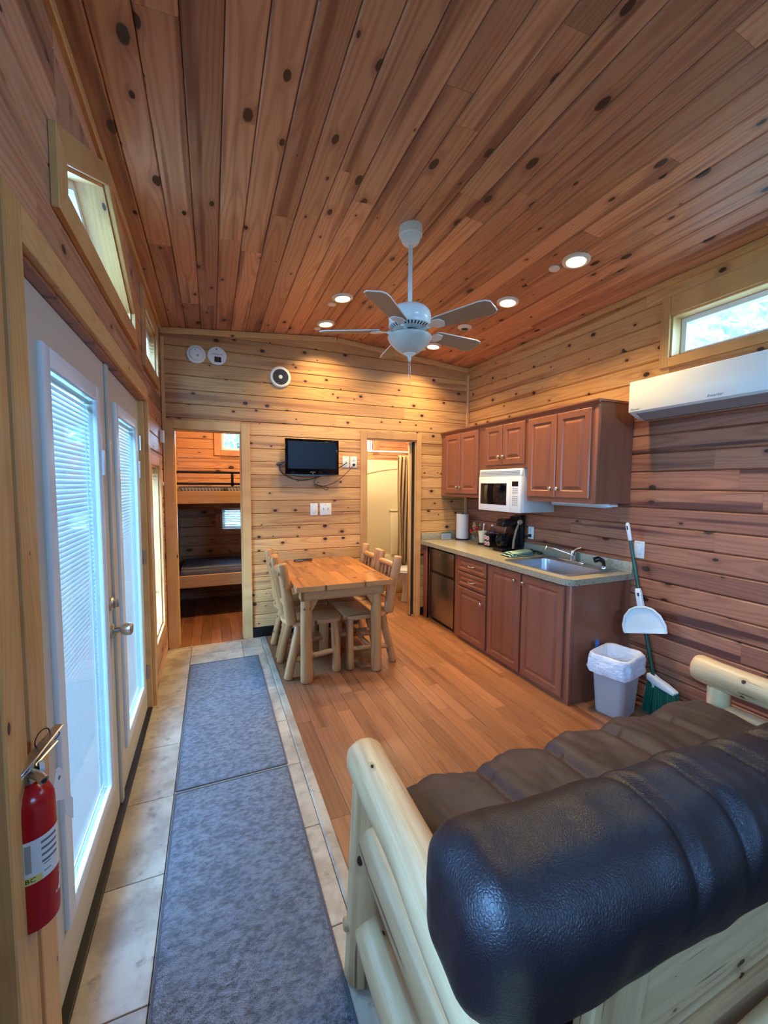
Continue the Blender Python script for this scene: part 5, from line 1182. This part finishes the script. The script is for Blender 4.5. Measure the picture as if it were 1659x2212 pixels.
# ================================================================== BUNK ROOM AND BATHROOM
def bunk_bed():
    x0, x1, y0, y1 = XL + .004, 1.325, 4.85, YF - .004
    t = thing('bunk_bed', 'built-in pine bunk bed seen through the doorway with black metal guard rail', 'bunk bed', ((x0 + x1) / 2, (y0 + y1) / 2, 0))
    board(t, ((x0 + x1) / 2, y0, 1.318), (1, 0, 0), (0, 0, 1), x1 - x0, .135, .03, 'pine_trim', .003, 'front_board'); board(t, ((x0 + x1) / 2, y0, .402), (1, 0, 0), (0, 0, 1), x1 - x0, .135, .03, 'pine_trim', .003, 'front_board')
    B('deck', 'pine_ceiling', t, x0, y0 + .03, 1.30, x1, y1, 1.318); B('deck', 'pine_ceiling', t, x0, y0 + .03, .38, x1, y1, .398)
    for z in (1.467, 1.59): B('guard_bar', 'black_metal', t, x0 + .01, y0 - .006, z - .013, x1 - .01, y0 + .014, z + .013, .004)
    for x in (-.36, .21, .75, 1.25): B('guard_post', 'black_metal', t, x - .014, y0 - .006, 1.44, x + .014, y0 + .014, 1.60, .003)
    def mat(label, z, mt, h):
        m = thing('bunk_mattress', label, 'mattress', ((x0 + x1) / 2, (y0 + y1) / 2, z), group='bunk mattresses')
        soft_box(x1 - x0 - .05, y1 - y0 - .07, h, .03, 40, 16, 4, lambda p: p + Vector(((x0 + x1) / 2 + .012, (y0 + y1) / 2 + .015, z + h / 2 + (.012 * noise.noise((p.x * 5, p.y * 5, 2)) if p.z > 0 else 0)))).build('cover', mt, m, smooth=True, center=False, angle=180)
        rim = [(x0 + .06, y0 + .07), (x1 - .05, y0 + .07), (x1 - .05, y1 - .05), (x0 + .06, y1 - .05), (x0 + .06, y0 + .07)]
        MB().tube([(a, b, z + h + .004) for a, b in rim], .006, 6).build('piping', 'paper_grey', m)
    mat('thin striped mattress on the top bunk', 1.319, 'ticking', .11); mat('thin dark grey mattress on the bottom bunk', .399, 'mattress_grey', .13)
bunk_bed()
def bathroom():
    x0, x1, yt = 1.402, XR - .002, 4.98
    t = thing('bathtub', 'cream acrylic tub with tall moulded wall surround', 'bathtub', ((x0 + x1) / 2, 5.3, 0))
    B('apron', 'cream_acrylic', t, x0, yt, 0, x1, yt + .06, .40, .015); B('floor_pan', 'cream_acrylic', t, x0, yt + .05, .05, x1, YF - .01, .10); B('ledge', 'cream_acrylic', t, x0, YF - .08, .1, x1, YF - .005, .42, .015)
    B('surround_panel', 'cream_acrylic', t, x0, YF - .03, .4, x1, YF - .002, 1.83, .008); B('surround_panel', 'cream_acrylic', t, x1 - .028, yt, .4, x1, YF - .03, 1.83, .008); B('surround_panel', 'cream_acrylic', t, x0, yt, .4, x0 + .028, YF - .03, 1.83, .008)
    MB().tube([(1.75 + 1.0 * k / 24, YF - .034, 1.55 + .17 * math.sin(PI * (k / 24) * .5)) for k in range(25)], .014, 8).build('moulded_arch', 'cream_acrylic', t, smooth=True)
    B('corner_shelf', 'cream_acrylic', t, 2.44, YF - .12, 1.07, 2.58, YF - .03, 1.10, .01); B('corner_column', 'cream_acrylic', t, 2.45, YF - .11, .42, 2.57, YF - .03, 1.07, .02)
    tag(MB().tube([(x0, yt + .03, 1.895), (x1, yt + .03, 1.905)], .0125, 12).build('curtain_rod', 'white_enamel', None, smooth=True), 'white shower curtain rod above the tub', 'curtain rod')
    c = thing('shower_curtain', 'bunched tan shower curtain at the end of the rod', 'curtain', (2.40, yt, .3))
    m = MB().grid(80, 24, lambda u, v: (2.305 + .20 * u + .012 * math.sin(v * 5 + u * 9) + .02 * (1 - v) * (u - .3), yt + .03 - .015 + .034 * math.sin(u * 2 * PI * 5.5 + .6 * math.sin(v * 4)) * (.5 + .5 * (1 - v) + .2), .36 + 1.50 * v))
    o = m.build('cloth', 'curtain_cloth', c, smooth=True, angle=180); o.modifiers.new('thick', 'SOLIDIFY').thickness = .002
    for k in range(6): MB().lathe([(.018, -.0015), (.018, .0015), (.015, .0015), (.015, -.0015)], (2.315 + k * .037, yt + .03, 1.885), (1, 0, 0), 14, cap=False).build('ring', 'satin_nickel', c)
    w = thing('toilet', 'white toilet partly hidden behind the bathroom door casing', 'toilet', (2.45, 4.62, 0)); y_ = 4.62
    def oval(cx, rx, ry, z, n=24): return [(cx + rx * math.cos(2 * PI * k / n), y_ + ry * math.sin(2 * PI * k / n), z) for k in range(n)]
    rows = [oval(2.38, .20, .105, 0), oval(2.38, .19, .10, .03), oval(2.38, .17, .09, .16), oval(2.37, .19, .12, .26), oval(2.35, .24, .175, .36), oval(2.35, .245, .18, .385)]
    n = 24; m = MB(); m.add([p for r_ in rows for p in r_], [(j * n + i, j * n + (i + 1) % n, (j + 1) * n + (i + 1) % n, (j + 1) * n + i) for j in range(len(rows) - 1) for i in range(n)] + [tuple(range(n)), tuple(range(5 * n, 6 * n))]); m.build('bowl', 'porcelain', w, smooth=True)
    m = MB(); m.add(oval(2.35, .25, .185, .387) + oval(2.35, .25, .185, .415), [tuple(range(n)), tuple(range(n, 2 * n))] + [(i, (i + 1) % n, n + (i + 1) % n, n + i) for i in range(n)]); m.build('lid', 'porcelain', w, .008)
    B('tank', 'porcelain', w, 2.53, y_ - .21, .38, XR - .01, y_ + .21, .72, .02); B('tank_lid', 'porcelain', w, 2.52, y_ - .22, .72, XR - .006, y_ + .22, .755, .01)
bathroom()
